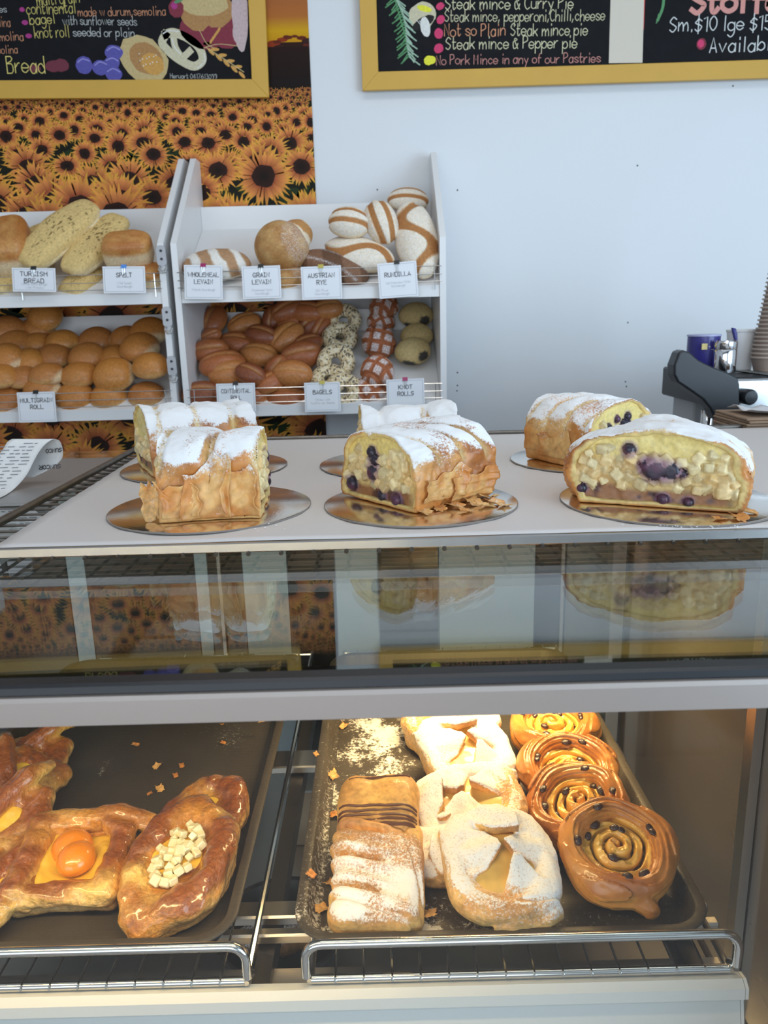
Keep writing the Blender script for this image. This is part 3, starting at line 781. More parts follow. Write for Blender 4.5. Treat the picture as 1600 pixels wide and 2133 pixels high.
# --- continental rolls: reddish pointed rolls with a split
cm = []
for s in range(4):
    def dp(D):
        a = np.abs(D[:, 0]); g = np.exp(-((D[:, 1]-.12)/.16)**2)*(D[:, 2] > 0)*sst(1, .6, a)
        return (1-.10*a**2)*(1-.13*g)
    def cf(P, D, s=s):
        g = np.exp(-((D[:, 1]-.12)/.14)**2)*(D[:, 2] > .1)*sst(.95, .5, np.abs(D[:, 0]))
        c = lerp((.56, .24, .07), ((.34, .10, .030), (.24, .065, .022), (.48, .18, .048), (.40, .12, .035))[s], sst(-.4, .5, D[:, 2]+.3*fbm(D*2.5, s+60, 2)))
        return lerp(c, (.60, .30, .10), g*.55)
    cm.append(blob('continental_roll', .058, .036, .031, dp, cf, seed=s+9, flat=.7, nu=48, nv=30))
cont = [(445, 668, 75, 1.1, 'upright at the far left top'), (440, 699, 20, .6, 'small, under the upright one at the left'), (510, 676, 30, 1.05, 'tilted, with a pale split, near the top left'), (567, 664, 80, .8, 'small and round under the upper shelf'),
 (597, 647, 30, 1, 'in the top row, second from the left'), (639, 650, -10, 1, 'in the top row, centre'), (682, 645, 10, .95, 'in the top row beside the bagels'), (545, 699, -20, .95, 'dark, below the tilted one'), (494, 717, -8, 1.1, 'wide, in the middle of the left heap'),
 (603, 671, 25, .8, 'short, under the top row'), (597, 703, 48, 1.15, 'dark, standing diagonally in the centre'), (645, 676, 40, .95, 'behind and right of the diagonal one'), (668, 684, 60, .9, 'tucked behind the bagels'), (438, 731, 5, 1, 'pale topped, at the left edge'),
 (540, 741, -12, 1.1, 'orange, centre of the heap'), (640, 717, 20, .9, 'half hidden left of the bagels'), (628, 740, 10, 1.15, 'large, beside the row of bagels'), (463, 760, 12, 1.25, 'large, low on the left'), (478, 779, 5, 1.15, 'under the large low left one'),
 (522, 780, -30, .9, 'with a golden crescent edge, low centre'), (576, 768, 50, .85, 'small, low centre'), (565, 797, 40, .9, 'just above the rail, centre'), (610, 779, -5, 1.05, 'glossy, low beside the bagels'), (421, 822, 0, 1.1, 'split open, behind the rail at far left'),
 (597, 831, 0, 1.15, 'wide, behind the rail in the centre'), (540, 820, 60, .9, 'golden, behind the rail beside the card')]
for k, (px, py, a, sc, d) in enumerate(cont):
    put(cm[(k*7) % 4], 'continental_roll', 'reddish brown continental roll, '+d, 'bread roll', px, py, 'low', .030+.018*(k % 3 == 1)+.01*(k % 2), R(a), 'continental rolls heaped on the lower right shelf', sc, R(25+random.uniform(-20, 20)))

# --- bagels
def torus(name, Rm, rm, cf, mat, seed=0, nu=48, nv=20):
    u = np.linspace(0, 2*np.pi, nu, endpoint=False); v = np.linspace(0, 2*np.pi, nv, endpoint=False)
    U, Vv = np.meshgrid(u, v, indexing='ij'); U = U.ravel(); Vv = Vv.ravel()
    rr = rm*(1+.08*fbm(np.stack([np.cos(U)*2, np.sin(U)*2, np.cos(Vv)], -1), seed, 2)+.05*np.sin(U*2+seed))
    P = np.stack([(Rm+rr*np.cos(Vv))*np.cos(U), (Rm+rr*np.cos(Vv))*np.sin(U), rr*.85*np.sin(Vv)], -1)
    P += vnoise(P*380, 5)[:, None]*.0010
    F = [(i*nv+j, ((i+1) % nu)*nv+j, ((i+1) % nu)*nv+(j+1) % nv, i*nv+(j+1) % nv) for i in range(nu) for j in range(nv)]
    me = pymesh(name, P, F); set_attr(me, cf(P, Vv), sugar=np.zeros(len(P))); me.materials.append(mat); return me
def bagel_mat():
    m = baked('seeded_bagel', .65, 0, 120, .1, .6, .0015, sugar=False)
    nt = m.node_tree; b = nt.nodes['Principled BSDF']; src = b.inputs['Base Color'].links[0].from_socket
    tc = N(nt, 'ShaderNodeTexCoord'); vo = N(nt, 'ShaderNodeTexVoronoi'); vo.inputs['Scale'].default_value = 210
    nt.links.new(tc.outputs['Object'], vo.inputs['Vector'])
    cr = N(nt, 'ShaderNodeValToRGB'); cr.color_ramp.interpolation = 'CONSTANT'
    cr.color_ramp.elements[0].color = (.05, .045, .05, 1); cr.color_ramp.elements[1].position = .30; cr.color_ramp.elements[1].color = (.80, .70, .50, 1)
    e = cr.color_ramp.elements.new(.52); e.color = (.62, .48, .28, 1); e = cr.color_ramp.elements.new(.8); e.color = (.85, .78, .62, 1)
    nt.links.new(vo.outputs['Color'], cr.inputs[0])
    mx = N(nt, 'ShaderNodeMix', data_type='RGBA'); mx.inputs[0].default_value = .85
    nt.links.new(src, mx.inputs[6]); nt.links.new(cr.outputs[0], mx.inputs[7]); nt.links.new(mx.outputs[2], b.inputs['Base Color'])
    return m
M['bagel'] = bagel_mat()
bg = [torus('bagel', .034, .0205, lambda P, V: lerp((.75, .60, .35), (.7, .5, .2), sst(-.2, .6, np.sin(V))), M['bagel'], s) for s in range(2)]
for px, py, a, ln, d in ((716, 668, 20, 55, 'topmost of the bagel row'), (708, 703, 0, 42, 'second from the top of the bagel row, its hole hidden'), (700, 755, 10, 68, 'middle of the bagel row, showing its hole'), (686, 790, 30, 30, 'low in the bagel row, above the rail'), (714, 815, 0, 60, 'lowest one, behind the rail')):
    put(bg[int(py) % 2], 'bagel', 'seeded bagel, '+d, 'bagel', px, py, 'low', .036, R(a), 'sunflower seed bagels on the lower right shelf', .98, R(ln-20))

# --- knot rolls: floured lattice
km = []
for s in range(2):
    def dp(D):
        a = np.abs(((D[:, 0]+D[:, 1]*.9)*1.15+.3*s) % 1-.5); b = np.abs(((D[:, 0]-D[:, 1]*.9)*1.15+.2) % 1-.5)
        return 1-.10*np.exp(-((.5-np.minimum(.5, np.maximum(a, b)))/.08)**2)
    def mk(D, s=s):
        a = np.abs(((D[:, 0]+D[:, 1]*.9)*1.15+.3*s) % 1-.5); b = np.abs(((D[:, 0]-D[:, 1]*.9)*1.15+.2) % 1-.5)
        return (sst(.30, .38, np.maximum(a, b)))*sst(-.3, .1, D[:, 2])
    def cf(P, D, s=s): return lerp((.46, .20, .07), (.38, .12, .045), sst(-.5, .4, D[:, 2]))
    km.append(blob('knot_roll', .050, .047, .045, dp, cf, seed=s+20, nu=64, nv=44, mat=M['floury'], sugar=lambda P, D, s=s: (1-mk(D))*sst(-.35, .0, D[:, 2])*.62))
for px, py, sc, ln, d in ((800, 640, .9, 10, 'topmost, in the shadow of the upper shelf'), (794, 672, .85, 30, 'upper, just under the topmost knot roll'), (789, 714, 1.05, 45, 'large one in the middle of its stack'), (786, 776, 1.0, 10, 'cracked one above the wire rail'), (770, 818, 1.0, 20, 'lowest, behind the wire rail beside its card')):
    put(km[int(px) % 2], 'knot_roll', 'floured knot roll, '+d, 'bread roll', px, py, 'low', .042, R(px*7), 'floured knot rolls on the lower right shelf', sc, R(ln))
# --- pale buns with dark poppy spots
def cf(P, D):
    c = np.tile([.60, .45, .20], (len(D), 1))
    for v, r in (((.45, -.75, .35), .93), ((-.35, -.85, -.15), .9)):
        v = np.array(v)/np.linalg.norm(v); c = lerp(c, (.05, .045, .04), sst(r-.02, r+.02, D @ v+.05*fbm(D*9, 3, 2)))
    return c
pb = blob('pale_bun', .052, .045, .036, None, cf, seed=31, nu=60, nv=40, mat=M['floury'])
for px, py, a, d in ((867, 658, 0, 'topmost of three'), (868, 700, 180, 'middle of three, mostly hidden'), (860, 733, 10, 'lowest of three')):
    put(pb, 'pale_bun', 'pale yellow bun with dark poppy spots, %s at the right' % d, 'bread roll', px, py, 'low', .034, R(a), 'pale buns at the right end of the lower shelf', 1 if d != 'middle of three, mostly hidden' else .92, R(15))

# --- upper left shelf
def tk(s):
    def cf(P, D):
        c = lerp((.80, .66, .42), (.70, .50, .20), sst(-.3, .5, D[:, 2]+.3*fbm(D*2, s, 2)))
        sp = fbm(P*np.array([150, 190, 60])+s, s+5, 3)*1.0+.35*fbm(P*18+s, s+9, 2)
        m = sst(.30, .42, sp)*sst(.35, .7, D[:, 2])*sst(.95, .6, np.abs(D[:, 0]))
        return lerp(c, (.16, .09, .02), m*.9)
    def dp(D): return 1+.05*np.sin(D[:, 0]*7+s)*(D[:, 2] > 0)
    return blob('turkish_loaf', .126, .056, .032, dp, cf, nu=150, nv=90, seed=s, flat=.6, power=3.3, mat=M['floury'])
t1, t2 = tk(1), tk(2)
put(t2, 'turkish_loaf', 'herb topped turkish loaf lying under the two others, only its near end showing', 'bread', 45, 575, 'top', .020, R(60), 'turkish loaves on the upper left shelf', (.75, .8, .8))
put(t2, 'turkish_loaf', 'herb topped turkish loaf half hidden behind the longest one', 'bread', 92, 492, 'top', .030, R(62), 'turkish loaves on the upper left shelf', (.8, .8, .8))
put(t1, 'turkish_loaf', 'pale turkish loaf underneath, showing below the one beside the spelt loaf', 'bread', 175, 590, 'top', .022, R(70), 'turkish loaves on the upper left shelf', (.55, .8, .9))
put(t2, 'turkish_loaf', 'long herb topped turkish loaf leaning next to the spelt loaf', 'bread', 201, 512, 'top', .055, R(64), 'turkish loaves on the upper left shelf', (.92, .88, 1), R(14))
put(t1, 'turkish_loaf', 'longest herb topped turkish loaf, on top of the pile beside the tin loaf', 'bread', 124, 490, 'top', .085, R(56), 'turkish loaves on the upper left shelf', (1.02, 1, 1), R(18))
def tin(s, dark=0):
    def cf(P, D):
        t = sst(.15, .42, D[:, 2]+.08*fbm(D*3, s, 2))
        return lerp((.74, .58, .36), lerp((.62, .31, .09), (.46, .17, .04), sst(.1, .7, fbm(D*3+4, s+3, 2)*.5+.5)), t)
    def dp(D): return 1+.06*sst(.3, .8, D[:, 2])*(1+.3*np.sin(D[:, 0]*9))
    return blob('tin_loaf', .085, .052, .055, dp, cf, nu=80, nv=50, seed=s, flat=.8, power=3.6, mat=M['crust'])
tn = tin(5); tn2 = tin(6)
put(tn, 'tin_loaf', 'large tin loaf with a browned domed top at the left edge of the rack', 'bread', 28, 520, 'top', .05, R(105), 'tin loaves on the upper left shelf', (1.15, 1.0, 1.15), R(5))
put(tn2, 'spelt_loaf', 'small spelt tin loaf underneath, behind its price card', 'bread', 292, 580, 'top', .035, R(8), 'tin loaves on the upper left shelf', (.72, .8, .6))
put(tn, 'spelt_loaf', 'small spelt tin loaf with a golden domed top beside the rack side', 'bread', 268, 525, 'top', .065, R(4), 'tin loaves on the upper left shelf', (.76, .85, .82), R(6))

# --- upper right shelf
FL = (.78, .66, .48); CB = (.50, .24, .075)
def stripes(s, freq, skew, w=.28, base=CB):
    def band(P, D): return sst(w+.05, w-.05, np.abs((P[:, 0]*freq+P[:, 1]*skew+.04*fbm(P*40, s, 2)*freq*.3) % 1-.5))
    return band
bd = stripes(1, 16, 8)
me = blob('wholemeal_loaf', .098, .052, .045, lambda D: 1-.03*(bd(D*np.array([.098, .052, .045]), D)), lambda P, D: lerp((.74, .66, .54), (.40, .20, .08), bd(P, D)*(D[:, 2] > -.1)*.9), nu=120, nv=70, mat=M['floury'], seed=41,
          sugar=lambda P, D: (1-bd(P, D))*.5*sst(-.3, .1, D[:, 2])+.1)
put(me, 'wholemeal_loaf', 'floured oval wholemeal loaf with brown slashes at the left of the shelf', 'bread', 452, 556, 'top', .035, R(4), None, (.95, 1, 1), R(10))
bd2 = stripes(2, 13, 0)
me = blob('grain_loaf', .080, .062, .058, None, lambda P, D: lerp(FL, CB, np.clip(bd2(P, D), 0, 1)), nu=80, nv=50, mat=M['floury'], seed=42, sugar=lambda P, D: (1-bd2(P, D))*.3)
put(me, 'grain_loaf', 'striped floured grain loaf standing behind the big round one', 'bread', 612, 498, 'top', .07, R(60), 'grain loaves on the upper right shelf', .75, R(20))
def cfg(P, D):
    f = sst(.05, .5, (D @ np.array([.80, -.1, .55]))-.25+.35*fbm(D*4, 8, 3))
    c = lerp((.55, .32, .12), (.42, .20, .06), sst(-.2, .6, fbm(D*2.6, 4, 3)+.2))
    return c
me = blob('grain_loaf', .073, .070, .068, None, cfg, nu=90, nv=60, mat=M['floury'], seed=44, flat=1, sugar=lambda P, D: .45*sst(.0, .55, (D @ np.array([.85, -.15, .45]))-.15+.4*fbm(D*5, 8, 3)))
put(me, 'grain_loaf', 'big round grain loaf dusted with flour on its right side', 'bread', 587, 516, 'top', .072, 0, 'grain loaves on the upper right shelf', 1.0, R(0))
put(me, 'grain_loaf', 'round grain loaf at the bottom, mostly hidden by its price card', 'bread', 600, 582, 'top', .028, R(30), 'grain loaves on the upper right shelf', (.75, .6, .45))
def rb(P, D): return sst(.03, .0, np.abs((P[:, 0]*9+P[:, 1]*7) % 1-.5)-.22)
me = blob('rye_loaf', .105, .046, .036, None, lambda P, D: lerp((.13, .060, .030), (.22, .11, .06), rb(P, D)), nu=120, nv=70, mat=M['floury'], seed=46,
          sugar=lambda P, D: .55*np.clip(1-np.abs(((P[:, 1]*26)+P[:, 0]*2) % 1-.5)*3.6, 0, 1)*sst(-.1, .3, D[:, 2]))
put(me, 'rye_loaf', 'dark floured austrian rye loaf lying diagonally behind its card', 'bread', 694, 558, 'top', .030, R(-27), None, (1, 1.1, 1), R(12))
def scroll(s, kind):
    def band(P, D, L):
        x = P[:, 0]/L; y = P[:, 1]/L
        if kind == 's': c = .30*np.sin(x*4.6); return sst(.165, .12, np.abs(y-c)-.0)
        if kind == 'o': return np.maximum(sst(.13, .09, np.abs(np.abs(y)-.30+.12*x*x)), 0)
        return sst(.15, .11, np.abs(y+.12-.25*np.sin(x*3)))
    return band
def rund(name, rx, ry, rz, kind, s):
    b = scroll(s, kind)
    return blob(name, rx, ry, rz, lambda D: 1-.05*b(D*np.array([rx, ry, rz]), D, rx), lambda P, D: lerp((.76, .62, .42), (.42, .18, .055), np.maximum(b(P, D, rx), sst(-.0, -.3, D[:, 2]))), nu=120, nv=80, mat=M['floury'], seed=s,
                sugar=lambda P, D: .58*(1-b(P, D, rx))*sst(-.15, .25, D[:, 2]))
put(rund('rundilla_loaf', .100, .056, .040, 'c', 51), 'rundilla_loaf', 'floured rundilla loaf lying flat at the bottom, with a brown scroll', 'bread', 748, 532, 'top', .035, R(-24), 'rundilla loaves on the upper right shelf', 1, R(14))
put(rund('rundilla_loaf', .058, .045, .046, 'o', 52), 'rundilla_loaf', 'small round rundilla loaf with brown bands, left one standing up', 'bread', 728, 466, 'top', .10, R(-10), 'rundilla loaves on the upper right shelf', (1, 1, .9), R(25))
put(rund('rundilla_loaf', .066, .044, .040, 'o', 53), 'rundilla_loaf', 'oval brown rundilla loaf tipped on end between two others', 'bread', 794, 464, 'top', .10, R(107), 'rundilla loaves on the upper right shelf', 1, R(35))
put(rund('rundilla_loaf', .060, .046, .040, 'o', 54), 'rundilla_loaf', 'rundilla loaf at the very top against the rack side', 'bread', 850, 418, 'top', .05, R(-6), 'rundilla loaves on the upper right shelf', (1, 1, .8), R(10))
put(rund('rundilla_loaf', .128, .058, .045, 's', 55), 'rundilla_loaf', 'tall upright rundilla loaf with a brown S shaped scroll at the right', 'bread', 867, 500, 'top', .085, R(98), 'rundilla loaves on the upper right shelf', (.98, 1, 1), R(26))
# brown crumb of crust on the upper edge of the back panel
mb = at_y(672, 429, RB)
# ================================================================== THE DISPLAY CASE
M['topglass'] = pane('top_glass', (.86, .90, .88), 1.15)
M['frontglass'] = pane('front_glass', (.97, .98, .97), .8)
M['sideback'] = simple('brown_laminate', (.12, .10, .085), .22, 0, coat=.7, var=.12, vscale=3, stretch=(1, 1, 6))
M['rearwhite'] = simple('rear_door_white', (.50, .64, .74), .4)
M['rearglass'] = simple('rear_door_dark', (.035, .04, .042), .15, coat=.5)
M['warmsteel'] = simple('satin_steel', (.66, .62, .57), .3, 1, bump=.15, bscale=50, stretch=(1, 30, 30))
GZ = 1.281
XL, XR = -.95, .62
YF, YR = .436, 1.40
case = thing('display_case', 'glass topped pastry display case with a brushed steel header strip and warm interior light', 'display case', (0, .9, 0))
cinv = Matrix.Translation((0, -.9, 0))
def cpart(nm, mb, m, smooth=False, label=None, par=None):
    o = mb.build(nm, m, par or case, smooth, label)
    if par is None: o.matrix_parent_inverse = cinv
    return o
cpart('glass_top', MB().box(XL, .72, .447, YR, GZ-.006, GZ, .0012), M['topglass'])
cpart('painted_border', MB().box(XL, .72, .457, .479, GZ-.0085, GZ-.0065), M['blackgloss'])
prof = [(.4375, 1.262), (.4375, 1.279), (.4385, 1.2835), (.442, 1.2845), (.452, 1.2845), (.456, 1.2825), (.456, 1.262)]
cpart('black_trim', MB().prism(prof, 0, XL, .72), M['blackplastic'])
cpart('steel_header', MB().prism([(YF-.004, 1.2605), (YF-.004, 1.2765), (YF-.002, 1.279), (YF+.001, 1.279), (YF+.001, 1.2605)], 0, XL, .72), M['steel'])
cpart('front_glass', MB().prism([(YF-.002, 1.262), (YF+.003, 1.262), (.398, .52), (.393, .52)], 0, XL, .60), M['frontglass'])
# lamp housings (the lamps themselves are the two warm area lights)
cpart('lamp_housing', MB().box(XL+.02, .40, .459, .479, 1.252, 1.272), M['darkmetal'])
cpart('lamp_housing', MB().prism([(.985, 1.232), (.99, 1.262), (1.06, 1.262), (1.065, 1.232)], 0, -.12, .42), M['warmsteel'])
# rear of the case
for x0, x1, m in ((-.95, -.60, 'rearglass'), (-.60, -.565, 'rearwhite'), (-.565, -.36, 'rearglass'), (-.36, -.335, 'rearwhite'), (-.335, -.27, 'rearglass'), (-.27, -.185, 'rearwhite'), (-.185, -.095, 'rearglass'), (-.095, -.015, 'rearwhite'),
                  (-.015, .10, 'rearglass'), (.10, .283, 'rearwhite'), (.283, .34, 'rearglass')):
    cpart('rear_door', MB().box(x0+.001, x1-.001, YR-.02, YR, .60, 1.27), M[m])
cpart('rear_door', MB().box(.342, XR, YR-.02, YR, .60, 1.27), simple('rear_door_grey', (.25, .28, .29), .35))
for x in (-.315, .33, .47, .52): cpart('rear_door_edge', MB().box(x, x+.006, YR-.03, YR-.021, .60, 1.27), M['warmsteel'])
# right end of the case, rear post and floor
cpart('side_panel', MB().box(.425, .445, .40, YR-.03, .45, 1.268), M['sideback'])
cpart('corner_post', MB().box(.395, .418, 1.27, 1.30, .50, 1.268), M['warmsteel'])
cpart('corner_post', MB().box(.412, .4235, .78, .80, .50, 1.268), M['warmsteel'])
cpart('case_floor', MB().box(XL, .42, .42, YR-.03, .50, .52), M['darkmetal'])
cpart('case_base', MB().box(XL, .60, .42, YR, 0, .49), M['whiteplastic'])
# shelf bearers seen between the two wire shelves
SZ = .897
for y0, y1, z0, z1 in ((.985, 1.03, .868, .880), (.70, .725, .866, .878), (.672, .684, .868, .880)):
    cpart('shelf_bearer', MB().box(XL, .34, y0, y1, z0, z1, .002), M['warmsteel'])
cpart('shelf_bearer', MB().box(XL, .335, .602, .66, .845, .852, .002), M['warmsteel'])
for x in (-.135, .30, -.55): cpart('shelf_bracket', MB().prism([(.60, .835), (1.35, .835), (1.35, .865), (.60, .865)], 0, x-.009, x+.009), M['darkmetal'])

# white ledge along the front of the shelf
prl = [(.607, .884), (.600, .892), (.590, .894), (.583, .889), (.582, .878), (.588, .874), (.590, .868), (.584, .845), (.578, .825), (.570, .815), (.570, .806), (.590, .806), (.607, .83)]
t = thing('shelf_front_ledge', 'white plastic moulded ledge along the front of the pastry shelf, cut off at the right', 'ledge', (0, .59, .806))
o = MB().prism(prl, 0, XL, .324).build('moulding', M['whiteplastic'], t); o.matrix_parent_inverse = Matrix.Translation((0, -.59, -.806))
o = MB().prism([(a+.0, b) for a, b in prl], 0, .3245, .3275).build('end_cap', simple('end_cap_white', (.62, .62, .60), .45), t); o.matrix_parent_inverse = Matrix.Translation((0, -.59, -.806))

# the two chrome wire shelves
def arc(c, r, a0, a1, ax, n=6):
    out = []
    for i in range(n+1):
        a = R(a0+(a1-a0)*i/n); out.append((c[0]+r*math.cos(a), c[1], c[2]+r*math.sin(a)))
    return out
def wire_shelf(label, x0, x1, seed):
    t = thing('wire_shelf', label, 'wire shelf', ((x0+x1)/2, .60, SZ)); inv = Matrix.Translation((-(x0+x1)/2, -.60, -SZ))
    def p(nm, mb, smooth=True):
        o = mb.build(nm, M['chrome'], t, smooth); o.matrix_parent_inverse = inv
    yf = .592; zt = .943; r = .0045
    a = arc((x0+.016, yf, zt-.016), .016, 180, 90, 0); b = arc((x1-.016, yf, zt-.016), .016, 90, 0, 0)
    p('front_rail', MB().tube([(x0, yf+.012, SZ+.002), (x0, yf, SZ+.012)]+a+b+[(x1, yf, SZ+.012), (x1, yf+.012, SZ+.002)], r, 10))
    p('frame', MB().tube([(x0+.004, yf+.006, SZ+.001), (x1-.004, yf+.006, SZ+.001)], .0042, 10))
    p('frame', MB().tube([(x0+.004, 1.33, SZ+.001), (x1-.004, 1.33, SZ+.001)], .003, 8))
    p('side_rod', MB().tube([(x0+.003, yf+.004, SZ), (x0+.003, 1.34, SZ)], .0035, 8))
    p('side_rod', MB().tube([(x1-.003, yf+.004, SZ), (x1-.003, 1.34, SZ)], .0035, 8))
    n = int((x1-x0)/.0262); s = (x1-x0)/n
    for i in range(1, n):
        x = x0+i*s
        p('shelf_wire', MB().tube([(x, yf+.001, SZ+.001), (x, yf+.0035, SZ+.0042), (x, yf+.02, SZ+.0045), (x, 1.335, SZ+.0045)], .0013, 6))
wire_shelf('chrome wire shelf with a raised front rail under the right tray of dusted pastries', -.084, .318, 1)
wire_shelf('chrome wire shelf with a raised front rail under the left tray of fruit danishes', -.54, -.139, 2)

# ------------------------------------------------------------------ non-stick baking trays
def tray_mat():
    m, nt, b = newmat('nonstick_tray'); b.inputs['Specular IOR Level'].default_value = .35
    tc = N(nt, 'ShaderNodeTexCoord'); mp = N(nt, 'ShaderNodeMapping'); mp.inputs['Scale'].default_value = (1, .62, 1); nt.links.new(tc.outputs['Object'], mp.inputs[0])
    br = N(nt, 'ShaderNodeTexBrick'); br.inputs['Scale'].default_value = 62; br.inputs['Mortar Size'].default_value = .05; br.inputs['Brick Width'].default_value = .55; br.inputs['Row Height'].default_value = .3
    br.inputs['Color1'].default_value = (1, 1, 1, 1); br.inputs['Color2'].default_value = (.8, .8, .8, 1); br.inputs['Mortar'].default_value = (0, 0, 0, 1)
    nt.links.new(mp.outputs[0], br.inputs['Vector'])
    bp = N(nt, 'ShaderNodeBump'); bp.inputs['Strength'].default_value = 1; bp.inputs['Distance'].default_value = .003; nt.links.new(br.outputs['Color'], bp.inputs['Height']); nt.links.new(bp.outputs[0], b.inputs['Normal'])
    n = N(nt, 'ShaderNodeTexNoise'); n.inputs['Scale'].default_value = 14; n.inputs['Detail'].default_value = 5; nt.links.new(tc.outputs['Object'], n.inputs[0])
    mx = N(nt, 'ShaderNodeMix', data_type='RGBA'); mx.inputs[6].default_value = (.045, .038, .030, 1); mx.inputs[7].default_value = (.105, .088, .070, 1); nt.links.new(n.outputs[0], mx.inputs[0])
    # icing sugar lying on the metal
    sa = N(nt, 'ShaderNodeAttribute', attribute_name='sugar'); n2 = N(nt, 'ShaderNodeTexNoise'); n2.inputs['Scale'].default_value = 190; n2.inputs['Detail'].default_value = 9; n2.inputs['Roughness'].default_value = .85
    nt.links.new(tc.outputs['Object'], n2.inputs[0])
    ad = N(nt, 'ShaderNodeMath', operation='ADD'); cn = N(nt, 'ShaderNodeMapRange'); cn.inputs['From Min'].default_value = .30; cn.inputs['From Max'].default_value = .70; nt.links.new(n2.outputs[0], cn.inputs[0])
    nt.links.new(sa.outputs['Fac'], ad.inputs[0]); nt.links.new(cn.outputs[0], ad.inputs[1])
    rp = N(nt, 'ShaderNodeMapRange'); rp.inputs['From Min'].default_value = .93; rp.inputs['From Max'].default_value = 1.10; nt.links.new(ad.outputs[0], rp.inputs[0])
    m2 = N(nt, 'ShaderNodeMix', data_type='RGBA'); m2.inputs[7].default_value = (.82, .80, .76, 1); nt.links.new(rp.outputs[0], m2.inputs[0]); nt.links.new(mx.outputs[2], m2.inputs[6]); nt.links.new(m2.outputs[2], b.inputs['Base Color'])
    r2 = N(nt, 'ShaderNodeMapRange'); r2.inputs['To Min'].default_value = .12; r2.inputs['To Max'].default_value = 0; nt.links.new(rp.outputs[0], r2.inputs[0]); nt.links.new(r2.outputs[0], b.inputs['Metallic'])
    r3 = N(nt, 'ShaderNodeMapRange'); r3.inputs['To Min'].default_value = .46; r3.inputs['To Max'].default_value = .95; nt.links.new(rp.outputs[0], r3.inputs[0]); nt.links.new(r3.outputs[0], b.inputs['Roughness'])
    return m
M['tray'] = tray_mat()
TZ = SZ+.0065                                  # underside of the trays; their inner floor is 1 mm higher
def tray(label, x0, x1, y0, y1, sug=None):
    w, d = (x1-x0)/2, (y1-y0)/2; cx, cy = (x0+x1)/2, (y0+y1)/2
    def ring(inset, z, rad, n=14):
        out = []
        for qx, qy, a0 in ((1, 1, 0), (-1, 1, 90), (-1, -1, 180), (1, -1, 270)):
            for i in range(n+1):
                a = R(a0+90*i/n); out.append((qx*(w-inset-rad)+rad*math.cos(a), qy*(d-inset-rad)+rad*math.sin(a), z))
        return out
    rc = .044
    prof = [(.004, .0205, rc-.004), (.0, .0215, rc), (.0, .0225, rc), (.001, .0235, rc-.001), (.010, .0235, rc-.010), (.0115, .0225, rc-.0115), (.016, .005, rc-.016), (.019, .0018, rc-.019), (.024, .001, rc-.021)]
    V = []; F = []
    for p in prof: V += ring(*p)
    n = len(ring(*prof[0]))
    for k in range(len(prof)-1):
        for i in range(n): F.append((k*n+i, k*n+(i+1) % n, (k+1)*n+(i+1) % n, (k+1)*n+i))
    # floor as a fine grid so that the sugar can be laid on it
    base = (len(prof)-1)*n; loop = V[base:base+n]
    out = [(p[0], p[1], 0) for p in ring(.0165, 0, rc-.0165)]; b0 = len(V); V += [(p[0]*1.0, p[1], .0002) for p in out]
    F = [tuple(reversed(f)) for f in F]
    gx, gy = 90, 120; g0 = len(V); hx, hy = w-.0245, d-.0245; rr = rc-.021
    for i in range(gx+1):
        for j in range(gy+1):
            x = -hx+2*hx*i/gx; y = -hy+2*hy*j/gy
            dx, dy = abs(x)-(hx-rr), abs(y)-(hy-rr)
            if dx > 0 and dy > 0:
                m = max(dx, dy); L = math.hypot(dx, dy); k = m/L
                x = math.copysign(hx-rr+dx*k, x); y = math.copysign(hy-rr+dy*k, y)
            V.append((x, y, .001))
    for i in range(gx):
        for j in range(gy):
            a = g0+i*(gy+1)+j; F.append((a, a+gy+1, a+gy+2, a+1))
    F.append(tuple(range(b0+n-1, b0-1, -1)))
    t = thing('baking_tray', label, 'baking tray', (cx, cy, TZ))
    me = pymesh('tray_pan', V, F); P = np.array(V)+np.array([cx, cy, TZ])
    set_attr(me, None, sugar=(sug(P) if sug else np.zeros(len(P))))
    try: me.set_sharp_from_angle(angle=R(50))
    except Exception: pass
    link('pan', me, t, M['tray'])
    return t
def gs(P, px, py, rx, ry, k=1.0, z=.905, ang=0):
    c = at_z(px, py, z); dx, dy = P[:, 0]-c.x, P[:, 1]-c.y; ca, sa = math.cos(ang), math.sin(ang)
    u, v = (dx*ca+dy*sa)/rx, (-dx*sa+dy*ca)/ry
    return k*np.exp(-(u*u+v*v))
def sugR(P):
    s = gs(P, 790, 1545, .050, .20, .60)+gs(P, 735, 1500, .025, .05, .25)+gs(P, 693, 1625, .012, .06, .45)+gs(P, 672, 1790, .016, .07, .28)+gs(P, 665, 1905, .03, .02, .42, .925)+gs(P, 800, 1938, .09, .010, .40)
    s += gs(P, 1425, 1885, .02, .012, .33)+gs(P, 1160, 1920, .10, .03, .17)+gs(P, 1270, 1560, .02, .04, .22)+gs(P, 900, 1900, .03, .05, .22)+.06
    b = fbm(P*np.array([38, 38, 1]), 91, 3)+.5*fbm(P*np.array([90, 90, 1]), 95, 2)
    return s*(.95+.9*b)
tray('dark non-stick tray dusted with icing sugar, holding dusted pastries and raisin snails', -.100, .312, .612, 1.27, sugR)
tray('dark non-stick tray with a woven texture holding the glazed fruit danishes', -.567, -.157, .612, 1.27, lambda P: gs(P, 215, 1600, .006, .03, .42)+gs(P, 430, 1520, .10, .05, .16)+gs(P, 480, 1550, .03, .06, .18)+.03)

